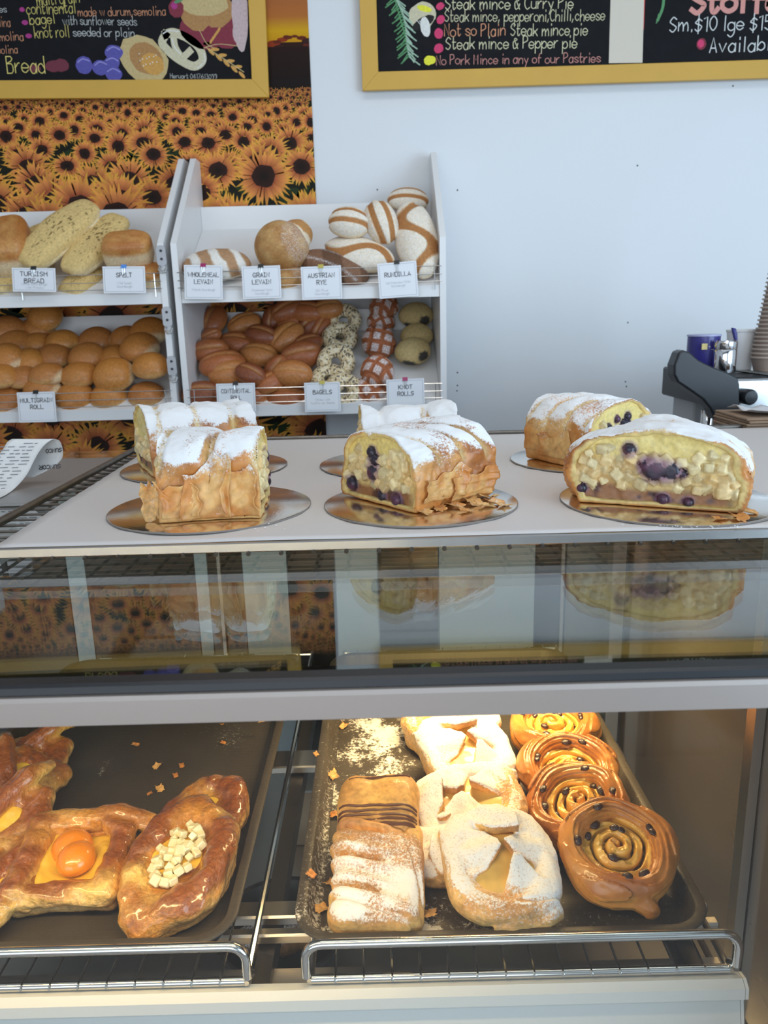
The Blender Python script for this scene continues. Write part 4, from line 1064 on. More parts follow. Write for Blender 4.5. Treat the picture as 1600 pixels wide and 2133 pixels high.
# ------------------------------------------------------------------ wire rack and paper on top of the case
ZP = 1.300
t = thing('cooling_rack', 'worn wire cooling rack with a steel front bar lying on the glass top', 'cooling rack', (0, 1.0, GZ))
rinv = Matrix.Translation((0, -1.0, -GZ))
def rp(nm, mb, m, smooth=True):
    o = mb.build(nm, m, t, smooth); o.matrix_parent_inverse = rinv
X0, X1, Y0, Y1 = -.412, .80, .697, 1.37
rp('front_bar', MB().box(X0, X1, Y0-.0025, Y0+.0025, ZP-.009, ZP+.0005, .001), M['alu'], False)
rp('frame_rod', MB().tube([(X0, Y0, ZP-.001), (X0-.001, Y0+.02, ZP), (X0-.004, Y1-.03, ZP), (X0+.006, Y1, ZP-.001), (X0+.05, Y1+.004, ZP-.002), (X1, Y1+.004, ZP-.002)], .0048, 10), M['darkwire'])
n = int((X1-X0)/.0308)
for i in range(1, n+1):
    x = X0+.006+i*.0308
    rp('long_wire', MB().tube([(x, Y0-.0045, ZP-.0105), (x, Y0, ZP-.0085), (x, Y1, ZP-.0065)], [.0022, .0016, .0016], 8), M['darkwire'])
k = 0; y = Y0+.014
while y < Y1-.01:
    rp('cross_wire', MB().tube([(X0, y, ZP-.0035), (X1, y, ZP-.0035)], .0014, 6), M['darkwire']); k += 1; y += .014 if k < 2 else .0245
for x, y in ((X0+.03, Y0+.04), (.5, Y0+.04), (X0+.03, Y1-.04), (.5, Y1-.04)):
    rp('foot', MB().tube([(x, y, ZP-.0035), (x, y, GZ+.0005)], .003, 8), M['darkwire'])
def paper_mat():
    m, nt, b = newmat('baking_paper'); b.inputs['Base Color'].default_value = (.92, .88, .86, 1); b.inputs['Roughness'].default_value = .45
    o = nt.nodes['Material Output']; tr = N(nt, 'ShaderNodeBsdfTranslucent'); tr.inputs[0].default_value = (.7, .66, .62, 1)
    mx = N(nt, 'ShaderNodeMixShader'); mx.inputs[0].default_value = .32; nt.links.new(b.outputs[0], mx.inputs[1]); nt.links.new(tr.outputs[0], mx.inputs[2]); nt.links.new(mx.outputs[0], o.inputs[0])
    return m
V = []; F = []; nx, ny = 80, 46
for i in range(nx+1):
    for j in range(ny+1):
        v = j/ny; y = .7005+v*.645; xl = -.372-.022*v; x = xl+(.76-xl)*i/nx
        z = ZP+.0004+.0006*vnoise(np.array([x*9, y*7, 0]), 3)+.0004*math.sin(y*2*math.pi/.0245)
        V.append((x, y, float(z)))
for i in range(nx):
    for j in range(ny): a = i*(ny+1)+j; F.append((a, a+ny+1, a+ny+2, a+1))
me = pymesh('baking_paper', V, F); o = link('baking_paper', me, None, paper_mat())
tag(o, 'wide white sheet of baking paper spread over the wire rack under the cake boards', 'baking paper')
sd = o.modifiers.new('sheet', 'SOLIDIFY'); sd.thickness = .0002; sd.offset = 1

ZB = ZP+.0022
BOARDS = {}
for key, px, py, d, lab in (('fl', 440, 1056, .223, 'round foil cake board under the front left strudel'), ('fm', 876, 1046, .215, 'round foil cake board under the front middle strudel, with fallen flakes'), ('fr', 1388, 1040, .228, 'round foil cake board under the large cut strudel at the right'),
                       ('bl', 428, 972, .235, 'round foil cake board under the back left strudel, mostly hidden'), ('bm', 838, 964, .235, 'round foil cake board under the back middle strudel, mostly hidden'), ('br', 1222, 955, .215, 'round foil cake board dusted with sugar under the back right strudel')):
    c = at_z(px, py, ZB); r = d/2
    t = thing('cake_board', lab, 'cake board', (c.x, c.y, ZP+.0010), 0, 'foil cake boards on the baking paper')
    MB().lathe([(r-.0008, 0), (r, .0004), (r, .0016), (r-.0006, .0019)], (0, 0, 0), 72).build('card_base', M['greyboard'], t, True)
    MB().lathe([(r-.0006, .0019), (r-.0015, .0023), (.001, .0023)], (0, 0, 0), 72).build('foil_top', M['foil'], t, True)
    BOARDS[key] = c
# ================================================================== STRUDELS
M['flaky'] = baked('flaky_pastry', .42, .15, 130, .17, .6, .0014)
M['filling'] = baked('strudel_filling', .38, .25, 220, .14, .5, .0008, sugar=False, sss=0)
M['flake'] = baked('loose_flake', .45, .1, 200, .3, .5, .0008)
PAST_D = (.38, .125, .026); PAST_M = (.62, .25, .060); PAST_L = (.80, .48, .18)
def strudel(label, loc, rz, w, L, h, seed, skew=.5, pitch=.045, h_res=.0019, berries=(), cubes_n=34, custard_z=.62, sug=1.0, darkbase=True, topflat=2.3, slit=.012):
    t = thing('apple_strudel', label, 'strudel', loc, rz, 'cut strudels on foil boards')
    t.rotation_euler = (0, 0, rz)
    rnd = random.Random(seed)
    hw = w/2; z0 = .38*h
    def outer(P):
        x, y, z = P[..., 0], P[..., 1], P[..., 2]
        q3 = P*np.array([1, .75, .8]); nz = fbm(P*22+seed, seed, 2)*.0030+.0050*(stair(vnoise(q3*24+seed, seed+61)*2.4+.6*vnoise(P*70, seed+63))-0)/2.4+fbm(P*110+seed, seed+3, 2)*.0007
        zz = np.where(z > z0, (z-z0)/(h-z0), (z0-z)/(z0*1.9))
        bulge = 1+.03*np.sin(y*50+seed)
        ax = np.abs(x)/(hw*bulge)
        q = (ax**topflat+np.abs(zz)**topflat)**(1/topflat)
        d = (q-1)*min(hw, h-z0)
        ph = (y+skew*x)/pitch+seed*.37
        fr = np.abs((ph % 1)-.5)                     # .5 at a slit
        top = sst(.50*h, .72*h, z)
        slv = .45+.75*vnoise(P*26, seed+90); d = d+slit*slv*np.exp(-((.5-fr+.06*vnoise(P*50, seed+91))/.08)**2)*top-.0030*np.cos(fr*np.pi)*top
        # overlapping sheets of pastry on the sides
        d = d+.0011*(((z*110+5*vnoise(P*16, seed+7)+y*18) % 1))*(1-top)
        d = d-nz
        return np.maximum(d, -z+.0005)
    def capd(P, off=0):
        y = P[..., 1]; j = .0022*fbm(P*np.array([60, 1, 60]), seed+9, 3)
        return np.maximum(-(y+j)+off, (y+j)-L+off)
    th = .0052
    def shell(P):
        d = outer(P); t_ = th*(1+.45*vnoise(P*np.array([45, 15, 45]), seed+2))
        return np.maximum(np.maximum(d, -(d+t_)), capd(P, 0))
    lo, hi = (-hw-.014, -.006, -.002), (hw+.014, L+.006, h+.014)
    V, F = nets(shell, lo, hi, h_res); Nn = normals(V, F)
    d = outer(V); inside = sst(-.0014, -.0036, d)
    b = fbm(V*22+5, seed+21, 3); hz = V[:, 2]/h
    c = lerp(PAST_M, PAST_L, sst(-.25, .45, b)); c = lerp(c, PAST_D, sst(.0, .5, fbm(V*13+9, seed+31, 3)+.25*(Nn[:, 2] > .3)*1.0))
    ph = (V[:, 1]+skew*V[:, 0])/pitch+seed*.37; fr = np.abs((ph % 1)-.5); groove = np.exp(-((.5-fr)/.10)**2)*sst(.5, .7, hz)
    c = lerp(c, (.80, .62, .28), groove*.8)
    c = lerp(c, (.80, .62, .24), inside*.9)
    s = sst(-.05, .55, Nn[:, 2]+.75*fbm(V*26+3, seed+41, 3))*sst(.42, .74, hz+.34*fbm(V*np.array([30, 30, 14]), seed+44, 3))*(1-groove*.6)*(1-inside)*(.62+.42*sst(-.35, .35, fbm(V*38+1, seed+47, 3)))*sug
    s = s+.34*sst(.15, .6, hz)*(1-inside)*sug*sst(-.2, .4, b)+.12*(1-inside)
    me = pymesh('crust', V, F); set_attr(me, c, sugar=s); link('crust', me, t, M['flaky'])
    # filling
    def plug(P): return np.maximum(outer(P)+th*.55, capd(P, .0035)-.0012*fbm(P*90, seed+5, 3))
    prims = []
    for face, ys in ((0, .004), (1, L-.004)):
        tries = 0; k = 0
        while k < cubes_n and tries < 900:
            tries += 1
            x = rnd.uniform(-hw, hw)*.86; z = rnd.uniform(.25 if darkbase else .10, custard_z+.1)*h
            lim = hw*(1-max(0, (z-z0)/(h-z0))**2)**.5-.014
            if abs(x) > lim: continue
            if z > custard_z*h and abs(x) < hw*.45: continue
            s_ = rnd.uniform(.0042, .0068)
            if any(f == face and abs(px-x) < (s_+ps)*.75 and abs(pz-z) < (s_+ps)*.75 for f, px, pz, ps in [(q[0], q[1][0], q[1][2], q[2]) for q in prims]): continue
            prims.append((face, (x, ys+rnd.uniform(-.002, .0025), z), s_, rotm(rnd.uniform(-1, 1), rnd.uniform(-1, 1), rnd.uniform(-.5, .5)), rnd.uniform(.68, 1.08))); k += 1
    bs = [(f, (x*w, ys, z*h), r) for f, x, z, r in berries for ys in ((.003,) if f == 0 else (L-.003,))]
    kinds = []
    def fill(P, want=False):
        D = plug(P); K = np.zeros(D.shape, int)
        for i, (f, c_, s_, rm, sh) in enumerate(prims):
            m = np.abs(P[..., 1]-c_[1]) < .016
            if not m.any(): continue
            dd = sd_box(P[m], c_, (s_, s_, s_*.9), s_*.3, rm); cur = D[m]; K[m] = np.where(dd < cur, 10+i, K[m]); D[m] = np.minimum(cur, dd)
        for i, (f, c_, r) in enumerate(bs):
            dd = sd_ell(P, c_, (r, r*.9, r*.95)); K = np.where(dd < D, 1, K); D = np.minimum(D, dd)
        return (D, K) if want else D
    V, F = nets(fill, (-hw, -.004, 0), (hw, L+.004, h), h_res*.85)
    D, K = fill(V, True); hz = V[:, 2]/h
    n1 = fbm(V*40, seed+51, 3); n2 = fbm(V*90, seed+52, 2)
    c = lerp((.62, .38, .13), (.78, .58, .24), sst(-.3, .3, n1))
    c = lerp(c, (.88, .70, .25), sst(custard_z-.10, custard_z+.02, hz+.10*n1-.12*(np.abs(V[:, 0])/hw)**2))
    if darkbase: c = lerp(c, lerp((.34, .15, .06), (.07, .025, .025), sst(-.05, .3, n2)), sst(.30, .20, hz+.09*n1)*sst(.9, .7, np.abs(V[:, 0])/hw))
    c = lerp(c, (.80, .60, .24), sst(-.006, -.003, outer(V)))
    cub = K >= 10
    if cub.any():
        shade = np.array([p[4] for p in prims]+[1]); c[cub] = lerp((.92, .76, .42), (.80, .50, .18), ((shade[np.clip(K[cub]-10, 0, len(prims))]*37) % 1)**2*.8)*shade[np.clip(K[cub]-10, 0, len(prims))][:, None]
    bm_ = K == 1
    if bm_.any(): c[bm_] = lerp((.018, .012, .030), (.10, .03, .07), sst(-.1, .5, n2[bm_]))
    for f, c_, r in bs:                       # juice round the berries
        dd = np.linalg.norm((V-np.array(c_))*np.array([1, .6, 1]), axis=-1)
        c = np.where((~bm_)[:, None], lerp(c, (.26, .12, .22), .65*sst(r*1.7, r*1.0, dd+.002*n1)), c)
    me = pymesh('filling', V, F); set_attr(me, c, sugar=np.zeros(len(V))); link('filling', me, t, M['filling'])
    OUT[t.name] = (outer, hw, L, h)
    return t
OUT = {}
def flakes(parent, n, cx, cy, sx, sy, z, seed, size=(.004, .012), name='fallen_flake', col=PAST_L, mat=None):
    rnd = random.Random(seed)
    for i in range(n):
        x, y = rnd.gauss(cx, sx), rnd.gauss(cy, sy); s = rnd.uniform(*size); m = 7; V = []; F = []; cur = rnd.uniform(.1, .45)
        for a in range(m):
            for b in range(m):
                u, v = (a/(m-1)-.5), (b/(m-1)-.5); ed = 1+.35*rnd.uniform(-1, 1)*(a in (0, m-1) or b in (0, m-1))
                V.append((u*s*2*ed, v*s*ed*1.2, cur*s*(u*u*3+v*u)+.0004*rnd.random()))
        for a in range(m-1):
            for b in range(m-1): F.append((a*m+b, (a+1)*m+b, (a+1)*m+b+1, a*m+b+1))
        me = pymesh('flake', V, F); c = lerp(col, PAST_M, np.full(len(V), rnd.random()*.8)); set_attr(me, c, sugar=np.full(len(V), .1))
        o = link(name, me, parent, mat or M['flake']); zmin = min(v[2] for v in V)
        o.rotation_euler = (rnd.uniform(-.1, .1), rnd.uniform(-.1, .1), rnd.uniform(0, 6)); o.location = (x, y, z-zmin+.0006)
        sd = o.modifiers.new('sheet', 'SOLIDIFY'); sd.thickness = .0004
ZT = ZP+.0034
S = {}
def spot(px, py): return at_z(px, py, ZT)
# front left: seen along its side, dusted thickly
p = spot(434, 1084); SL = strudel('half strudel seen from its flaky side on the front left foil board', (p.x+.052, p.y+.058, ZT), R(94), .122, .104, .088, 3, skew=.12, pitch=.050, berries=((0, .30, .55, .009), (0, .36, .32, .008), (0, .42, .2, .007)), sug=1.05, topflat=3.2, slit=.009)
# front middle: cut face towards the left
p = spot(790, 1062); SM = strudel('half strudel with berries and custard in its cut face on the front middle foil board', (p.x-.003, p.y+.028, ZT), R(-52), .138, .118, .081, 5, skew=-.45, pitch=.034, berries=((0, -.07, .70, .0065), (0, -.02, .60, .0065), (0, -.05, .42, .0085), (0, -.34, .2, .0085), (0, .06, .13, .007), (0, .24, .12, .0075)), custard_z=.64, sug=.95, topflat=2.6, slit=.007)
# front right: broad cut face to the viewer
p = spot(1350, 1060); strudel('large strudel half with its wide cut face to the front on the right foil board', (p.x+.004, p.y+.004, ZT), R(-25), .190, .098, .080, 8, skew=.35, pitch=.07, berries=((0, .01, .50, .0115), (0, .09, .50, .010), (0, -.03, .54, .008), (0, .15, .47, .005), (0, .06, .12, .006), (0, .19, .10, .005), (0, -.13, .75, .0065), (0, -.38, .2, .006)), cubes_n=48, custard_z=.66, sug=1.05, topflat=2.0, slit=.004)
# back right: cut face to the right
p = spot(1245, 972); SBR = strudel('shorter strudel half on the back right board, berries showing in its custard', (p.x+.036, p.y+.012, ZT), R(36), .140, .118, .086, 12, skew=.35, pitch=.036, berries=((0, .02, .62, .0075), (0, .09, .60, .0075), (0, .03, .50, .007), (0, .12, .50, .006), (0, -.20, .60, .006), (0, -.08, .72, .0055), (0, .08, .74, .006)), custard_z=.60, sug=.8, darkbase=False, topflat=2.3, slit=.005)
# back left: end face turned left
p = spot(330, 985); strudel('strudel half behind the front left one, its custard face turned to the left', (p.x-.026, p.y+.022, ZT), R(-64), .132, .150, .086, 15, skew=.1, pitch=.05, berries=((1, .1, .5, .006),), custard_z=.5, sug=1.1, topflat=2.6, slit=.008)
# back middle: only the dusted humps show
p = spot(845, 985); strudel('strudel behind the front middle one, only its sugared humps showing', (p.x+.068, p.y+.072, ZT), R(94), .13, .128, .083, 17, skew=.03, pitch=.060, sug=1.25, topflat=2.4, slit=.009)
def side_sheet(t, sgn, y0, y1, z0, z1, seed, lift=.0022, curl=.004, sugar=.45):
    """a torn sheet of pastry lying on the side of the roll, its edge lifting"""
    outer, hw, L, h = OUT[t.name]; nu, nv = 26, 26; P = []
    xs = np.linspace(hw*1.35, hw*.1, 160)
    rn = random.Random(seed); ph = rn.random()*9
    for i in range(nu):
        for j in range(nv):
            u, v = i/(nu-1), j/(nv-1)
            yy = y0+(y1-y0)*u+.004*math.sin(v*5+ph)*(1 if u > .5 else .4)+.0025*vnoise(np.array([v*7, u*2, ph]), seed)
            zt = z1*(1+.16*float(vnoise(np.array([u*5, ph, 0.]), seed))+.10*math.sin(u*4+ph)); zz = z0+(zt-z0)*v
            Q = np.stack([sgn*xs, np.full(160, yy), np.full(160, zz)], -1); d = outer(Q); k = int(np.argmax(d < 0)) if (d < 0).any() else 159
            e = max(0, (abs(u-.5)-.30)/.20)
            x = xs[k]+lift+curl*e**2+curl*.8*max(0, v-.75)*4*abs(float(vnoise(np.array([u*6, ph, 2.]), seed+1)))
            P.append((sgn*x, yy, zz))
    F = [(i*nv+j, (i+1)*nv+j, (i+1)*nv+j+1, i*nv+j+1) for i in range(nu-1) for j in range(nv-1)]
    if sgn < 0: F = [f[::-1] for f in F]
    me = pymesh('torn_sheet', P, F); V = np.array(P); n = fbm(V*40+seed, seed, 3)
    set_attr(me, lerp(lerp(PAST_L, PAST_M, sst(-.3, .3, n)), PAST_D, sst(.1, .5, fbm(V*24+seed, seed+5, 2))), sugar=sugar*sst(-.3, .5, fbm(V*30+4, seed+8, 3)+(V[:, 2]/h-.55)*1.2))
    o = link('torn_sheet', me, t, M['flaky']); sd = o.modifiers.new('sheet', 'SOLIDIFY'); sd.thickness = .0007
for a in ((.004, .036, .004, .052, 5), (.030, .078, .003, .060, 6), (.062, .100, .006, .040, 7)): side_sheet(SL, -1, *a, sugar=.75)
side_sheet(SM, 1, .012, .070, .010, .040, 11, .0012, .003); side_sheet(SM, 1, .050, .112, .006, .034, 12, .0016, .003)
side_sheet(SBR, -1, .030, .085, .010, .045, 13, .0014, .003)
# peeled flake leaning at the left foot of the front left strudel, and fallen flakes
def sheet(label, pts, parent=None):
    pass
fb = [o for o in COL.objects if o.name.startswith('cake_board') and o.parent is None]
B1, B2, B3 = fb[0], fb[1], fb[2]
zz = ZT-ZP-.0010
def crumb(px, py, s, seed, par, rot=None, stand=0, z=ZT, sugar=.1, asp=1.2, label=None, name='pastry_flake', group=None, curl=.35):
    rnd = random.Random(seed); p = at_z(px, py, z); m = 9; V = []; F = []
    for a in range(m):
        for b in range(m):
            u, v = a/(m-1)-.5, b/(m-1)-.5; e = 1+(.28*rnd.uniform(-1, 1) if (a in (0, m-1) or b in (0, m-1)) else 0)
            V.append((u*s*e, v*s*asp*e, curl*s*(u*u*2.2)+.0003*rnd.random()))
    for a in range(m-1):
        for b in range(m-1): F.append((a*m+b, (a+1)*m+b, (a+1)*m+b+1, a*m+b+1))
    me = pymesh(name, V, F); P = np.array(V)
    set_attr(me, lerp(PAST_M, PAST_L, sst(-.3, .3, fbm(P*60+seed, seed, 2))), sugar=np.full(len(V), sugar)+.3*fbm(P*80, seed+4, 2))
    o = link(name, me, None, M['flake']); o.rotation_euler = (stand, 0, rnd.uniform(0, 6) if rot is None else rot)
    zs = [(Matrix.Rotation(stand, 3, 'X') @ Vector(v)).z for v in V]
    o.location = (p.x, p.y, z-min(zs)+.0003)
    sd = o.modifiers.new('sheet', 'SOLIDIFY'); sd.thickness = .0005
    return tag(o, label, 'pastry flake', group)
crumb(318, 1084, .017, 3, None, R(95)-math.pi/2, R(68), sugar=.32, asp=2.1, label='peeled sheet of pastry standing at the left foot of the front left strudel', curl=.5)
FLK = ['golden flake in the thick of the fallen flakes right of the middle strudel', 'small curled flake in front of the others right of the middle strudel', 'flake nearest the right edge but one on the front middle board', 'tiny flake nearest the right edge of the front middle board',
 'flake just right of the middle strudel cut face corner', 'small flake at the front corner of the middle strudel', 'flake lying furthest left in front of the middle strudel', 'tiny flake in front of the flake pile on the middle board', 'large flake furthest back, at the right foot of the middle strudel', 'large flake tucked under the front edge of the middle strudel']
for i, (px, py, s, a) in enumerate(((985, 1050, .016, .5), (1010, 1057, .013, 1.9), (1030, 1050, .014, .8), (1050, 1056, .011, 2.5), (950, 1058, .014, 1.1), (915, 1062, .012, .2), (880, 1070, .014, .9), (970, 1068, .010, 2.0), (1020, 1040, .018, 2.7), (935, 1045, .02, .3))):
    crumb(px, py, s, 20+i, None, a, R(12), label=FLK[i], group='fallen flakes on the front middle board', sugar=.25)
for i, (px, py, s) in enumerate(((1540, 1082, .014), (1560, 1070, .012), (1500, 1084, .010))):
    crumb(px, py, s, 40+i, None, i*1.1, R(10), label=['golden flake under the right corner of the large cut strudel', 'small golden flake behind the right corner of the large cut strudel', 'smallest golden flake in front of the large cut strudel'][i], group='flakes on the right board')
# icing sugar spilt on the boards: low heaps of powder
def powder(label, spots, z, seed, parent=None):
    rnd = random.Random(seed); mb = MB()
    for px, py, rx, ry, n in spots:
        for k in range(n):
            p = at_z(rnd.gauss(px, rx), rnd.gauss(py, ry), z); r = rnd.uniform(.0003, .0010)
            v = []; m = 6
            for i in range(m): a = 2*math.pi*i/m; v.append((p.x+r*math.cos(a), p.y+r*math.sin(a), z))
            for i in range(m): a = 2*math.pi*i/m; v.append((p.x+r*.6*math.cos(a), p.y+r*.6*math.sin(a), z+r*.5))
            mb.add(v, [(i, (i+1) % m, m+(i+1) % m, m+i) for i in range(m)]+[tuple(range(m, 2*m))])
    o = mb.build('spilt_icing_sugar', M.setdefault('sugar', simple('icing_sugar', (.86, .86, .86), .95)), None, True)
    return tag(o, label, 'icing sugar', None, 'stuff')
powder('white icing sugar specks scattered on the foil boards of the strudels', [(765, 1052, 14, 5, 120), (735, 1045, 12, 4, 60), (330, 1070, 16, 9, 60), (440, 1098, 60, 4, 120), (540, 1060, 25, 12, 60), (1010, 1055, 30, 6, 90), (1150, 966, 45, 6, 160), (1120, 955, 20, 6, 60), (1450, 1095, 60, 3, 50), (1575, 1060, 14, 10, 70), (300, 985, 18, 5, 70)], ZT-.0009, 5)
# ================================================================== PASTRIES IN THE CASE
M['glazed'] = baked('glazed_pastry', .24, 1.0, 185, .22, 1, .0030, sss=0)
M['snailmat'] = baked('snail_glaze', .34, .5, 90, .12, .45, .0015, sugar=False)
M['dusted'] = baked('dusted_pastry', .55, .1, 150, .25, .7, .0016)
M['custard'] = simple('baked_custard', (.88, .55, .06), .3, 0, .5, 160, .15, 60, coat=.3)
M['palecustard'] = simple('pale_custard', (.74, .50, .15), .3, 0, .4, 120, .35, 45, coat=.4)
M['apple'] = simple('stewed_apple', (.84, .76, .48), .35, 0, .3, 300, .1, 200, coat=.4)
M['apricot'] = simple('apricot_flesh', (.88, .27, .01), .22, 0, .25, 400, .08, 60, coat=.7)
M['raisin'] = simple('raisin_skin', (.035, .012, .008), .3, 0, .8, 500, .3, 200, coat=.4)
M['choc'] = simple('chocolate_icing', (.12, .045, .022), .4, 0, .2, 300, .2, 100)
TF = TZ+.0012
D_, M_, L_2, Y_ = (.30, .085, .014), (.64, .28, .045), (.88, .56, .15), (.90, .62, .22)
def gold(V, Nn, seed, h, side=.5):
    n = fbm(V*26+seed, seed+1, 3)
    c = lerp(M_, L_2, sst(-.1, .55, n)); c = lerp(c, D_, sst(-.12, .42, .7*fbm(V*19+3, seed+2, 3)+.75*(V[:, 2]/h-.60)+.25*(Nn[:, 2]-.6)))
    c = lerp(c, (.22, .065, .014), .5*sst(.25, .6, fbm(V*45, seed+4, 2)+.3*(V[:, 2]/h-.5)))
    # pale laminated layers on the steep sides
    lay = .5+.5*np.sin(V[:, 2]*2100+4*fbm(V*30, seed+6, 2))
    st = sst(.55, .15, np.abs(Nn[:, 2]))*sst(.8, .35, V[:, 2]/h)
    return lerp(c, lerp((.70, .40, .12), (.86, .64, .32), lay), st*side)
def bake_part(t, nm, f, lo, hi, h, colf, mat, sugar=None, amp=.0010, fr=90, seed=0):
    g = lambda P: f(P)-amp*.6*fbm(P*fr+seed, seed+71, 3)-amp*.8*fbm(P*fr*.35+seed, seed+77, 2)-amp*.9*stair(2.2*vnoise(P*fr*.45+seed, seed+79)+.7*vnoise(P*fr*1.2, seed+80))/1.6
    V, F = nets(g, lo, hi, h); Nn = normals(V, F); me = pymesh(nm, V, F)
    set_attr(me, colf(V, Nn), sugar=(sugar(V, Nn) if sugar else np.zeros(len(V)))); return link(nm, me, t, mat)
def settle(t, px, py, z_aim, rz=0, tx=0, ty=0, lift=0.0, sc=1.0):
    """turn the pastry, let its lowest point rest on the tray, aim its origin at a spot of the tray"""
    Rm = Matrix.Rotation(rz, 4, 'Z') @ Matrix.Rotation(tx, 4, 'X') @ Matrix.Rotation(ty, 4, 'Y') @ Matrix.Diagonal((sc, sc, sc, 1)); t.scale = (sc,)*3
    zmin = 1e9
    for ch in t.children:
        co = np.empty(len(ch.data.vertices)*3); ch.data.vertices.foreach_get('co', co); co = co.reshape(-1, 3)
        mw = np.array((Rm @ ch.matrix_local).to_3x3()); off = np.array((Rm @ ch.matrix_local).translation)
        zmin = min(zmin, (co @ mw.T+off)[:, 2].min())
    p = at_z(px, py, z_aim); t.rotation_euler = Rm.to_quaternion().to_euler(); t.location = (p.x, p.y, TF+lift-zmin)
    return t
def copy_tree(src, label, group=None):
    r = src.copy(); COL.objects.link(r); r['label'] = label
    if group: r['group'] = group
    for ch in src.children:
        c = ch.copy(); COL.objects.link(c); c.parent = r; c.matrix_parent_inverse = ch.matrix_parent_inverse.copy()
        for g in ch.children:
            d = g.copy(); COL.objects.link(d); d.parent = c; d.matrix_parent_inverse = g.matrix_parent_inverse.copy()
    return r
bpy.context.view_layer.update()

# ------------------------------------------------------------------ oval danish with apple pieces
def oval(rx, ry, seed, ring=.021, hz=.024, pw=1.75):
    def f(P):
        x, y, z = P[..., 0], P[..., 1], P[..., 2]
        th = np.arctan2(y/ry, x/rx)
        wob = 1+.035*np.sin(th*3+seed)+.03*np.sin(th*5+2*seed)
        q = ((np.abs(x)/(rx*wob))**pw+(np.abs(y)/(ry*wob))**pw)**(1/pw)
        e = (q-1)*min(rx, ry)*1.08
        tw = .0020*np.sin(th*5+z*120+seed)+.0009*np.sin(th*14-z*200+seed*2)     # twisted folds of the rim
        zc = hz+.004*np.sin(th*2+seed)
        rg = np.sqrt((e)**2+((z-zc)*1.02)**2)-ring-tw
        side = np.sqrt(np.maximum(e-.004, 0)**2+np.maximum(np.abs(z-.012)-.008, 0)**2)-.013
        base = np.maximum(np.maximum(e, z-.017), .001-z)
        return np.maximum(smin(smin(rg, side, .006), base, .006), .0006-z)
    return f
AP = thing('apple_danish', 'long glazed danish heaped with apple cubes, right front of the left tray', 'danish')
f = oval(.050, .074, 2, ring=.0205, pw=1.95)
bake_part(AP, 'pastry_shell', f, (-.08, -.105, -.002), (.08, .105, .058), .0017, lambda V, Nn: gold(V, Nn, 3, .048), M['glazed'], amp=.0014, seed=2)
bake_part(AP, 'custard', lambda P: sd_ell(P, (0, 0, .020), (.041, .062, .0195)), (-.05, -.07, 0), (.05, .07, .05), .002, lambda V, Nn: V*0, M['custard'], amp=.003, fr=55)
rnd = random.Random(4); k = 0
pts = []
while k < 38:
    a = rnd.random()*6.28; q = math.sqrt(rnd.random()); x, y = .026*q*math.cos(a), .046*q*math.sin(a)-.002
    if any((x-u)**2+(y-v)**2 < .0085**2 for u, v in pts) and rnd.random() < .93: continue
    pts.append((x, y)); s = rnd.uniform(.0038, .0066); k += 1
    b = MB().box(-s, s, -s*rnd.uniform(.8, 1.1), s, -s*.8, s*.8, s*.22).build('apple_cube', M['apple'], AP, True)
    b.location = (x, y, .0385+.006*(1-(x/.03)**2-(y/.055)**2)+rnd.uniform(-.001, .002)); b.rotation_euler = (rnd.uniform(-.6, .6), rnd.uniform(-.6, .6), rnd.uniform(0, 3))
bpy.context.view_layer.update()
settle(AP, 381, 1818, .925, R(-13), R(13), R(2), .0, .84)
# the custard danish lying behind and under it
CU = thing('custard_danish', 'glazed danish with bright yellow custard, tucked behind the apple danish', 'danish')
bake_part(CU, 'pastry_shell', oval(.045, .060, 5, ring=.0195, hz=.020), (-.08, -.10, -.002), (.08, .10, .055), .0019, lambda V, Nn: gold(V, Nn, 8, .042), M['glazed'], amp=.0014, seed=5)
bake_part(CU, 'custard', lambda P: sd_ell(P, (0, .008, .019), (.035, .046, .0145)), (-.05, -.06, 0), (.05, .06, .05), .002, lambda V, Nn: V*0, M['custard'], amp=.002, fr=50)
settle(CU, 425, 1702, .925, R(-14), R(4), 0, .0, .84)

# ------------------------------------------------------------------ apricot danish with crossed strips
def apricot_shell(P):
    x, y, z = P[..., 0], P[..., 1], P[..., 2]
    body = sd_box(P, (0, 0, .0105), (.055, .052, .010), .009)
    body = np.maximum(body, -(sd_box(P, (0, 0, .035), (.037, .035, .022), .008)))
    caps = [((-.048, .046, .032), (-.046, -.044, .030), .0165, .0155), ((-.046, -.040, .030), (-.070, -.090, .016), .0150, .0145),       # left strip and its tail
            ((-.050, .046, .032), (.035, .054, .035), .0150, .0140), ((.035, .054, .035), (.086, .044, .024), .0140, .0115),             # top strip
            ((.044, -.044, .028), (.048, .030, .030), .0135, .0125), ((.048, .030, .030), (.028, .040, .036), .0125, .0085),             # right strip curling in
            ((-.046, -.046, .026), (.046, -.046, .026), .0130, .0140)]
    d = body
    for a, b, ra, rb in caps:
        q = sd_cap(P, a, b, ra, rb, .92); d = smin(d, q, .0025)
    wr = .0012*np.sin((x*.4+y)*260+z*330)
    return np.maximum(d-wr*.6, .0006-z)
APR = thing('apricot_danish', 'square glazed danish with two orange apricot halves in its custard pocket', 'danish')
bake_part(APR, 'pastry_shell', apricot_shell, (-.10, -.115, -.002), (.105, .08, .062), .0017, lambda V, Nn: gold(V, Nn, 12, .05, .85), M['glazed'], amp=.0014, seed=9)
bake_part(APR, 'custard', lambda P: sd_box(P, (0, 0, .016), (.040, .038, .009), .008)-.004*np.exp(-((np.abs(P[..., 0])-.028)/.008)**2), (-.05, -.05, .005), (.05, .05, .045), .0018, lambda V, Nn: V*0, M['custard'], amp=.0035, fr=60)
def half(P):
    d = sd_ell(P, (0, 0, 0), (.0215, .0195, .0165)); return smax(d, -P[..., 2]-.004, .003)
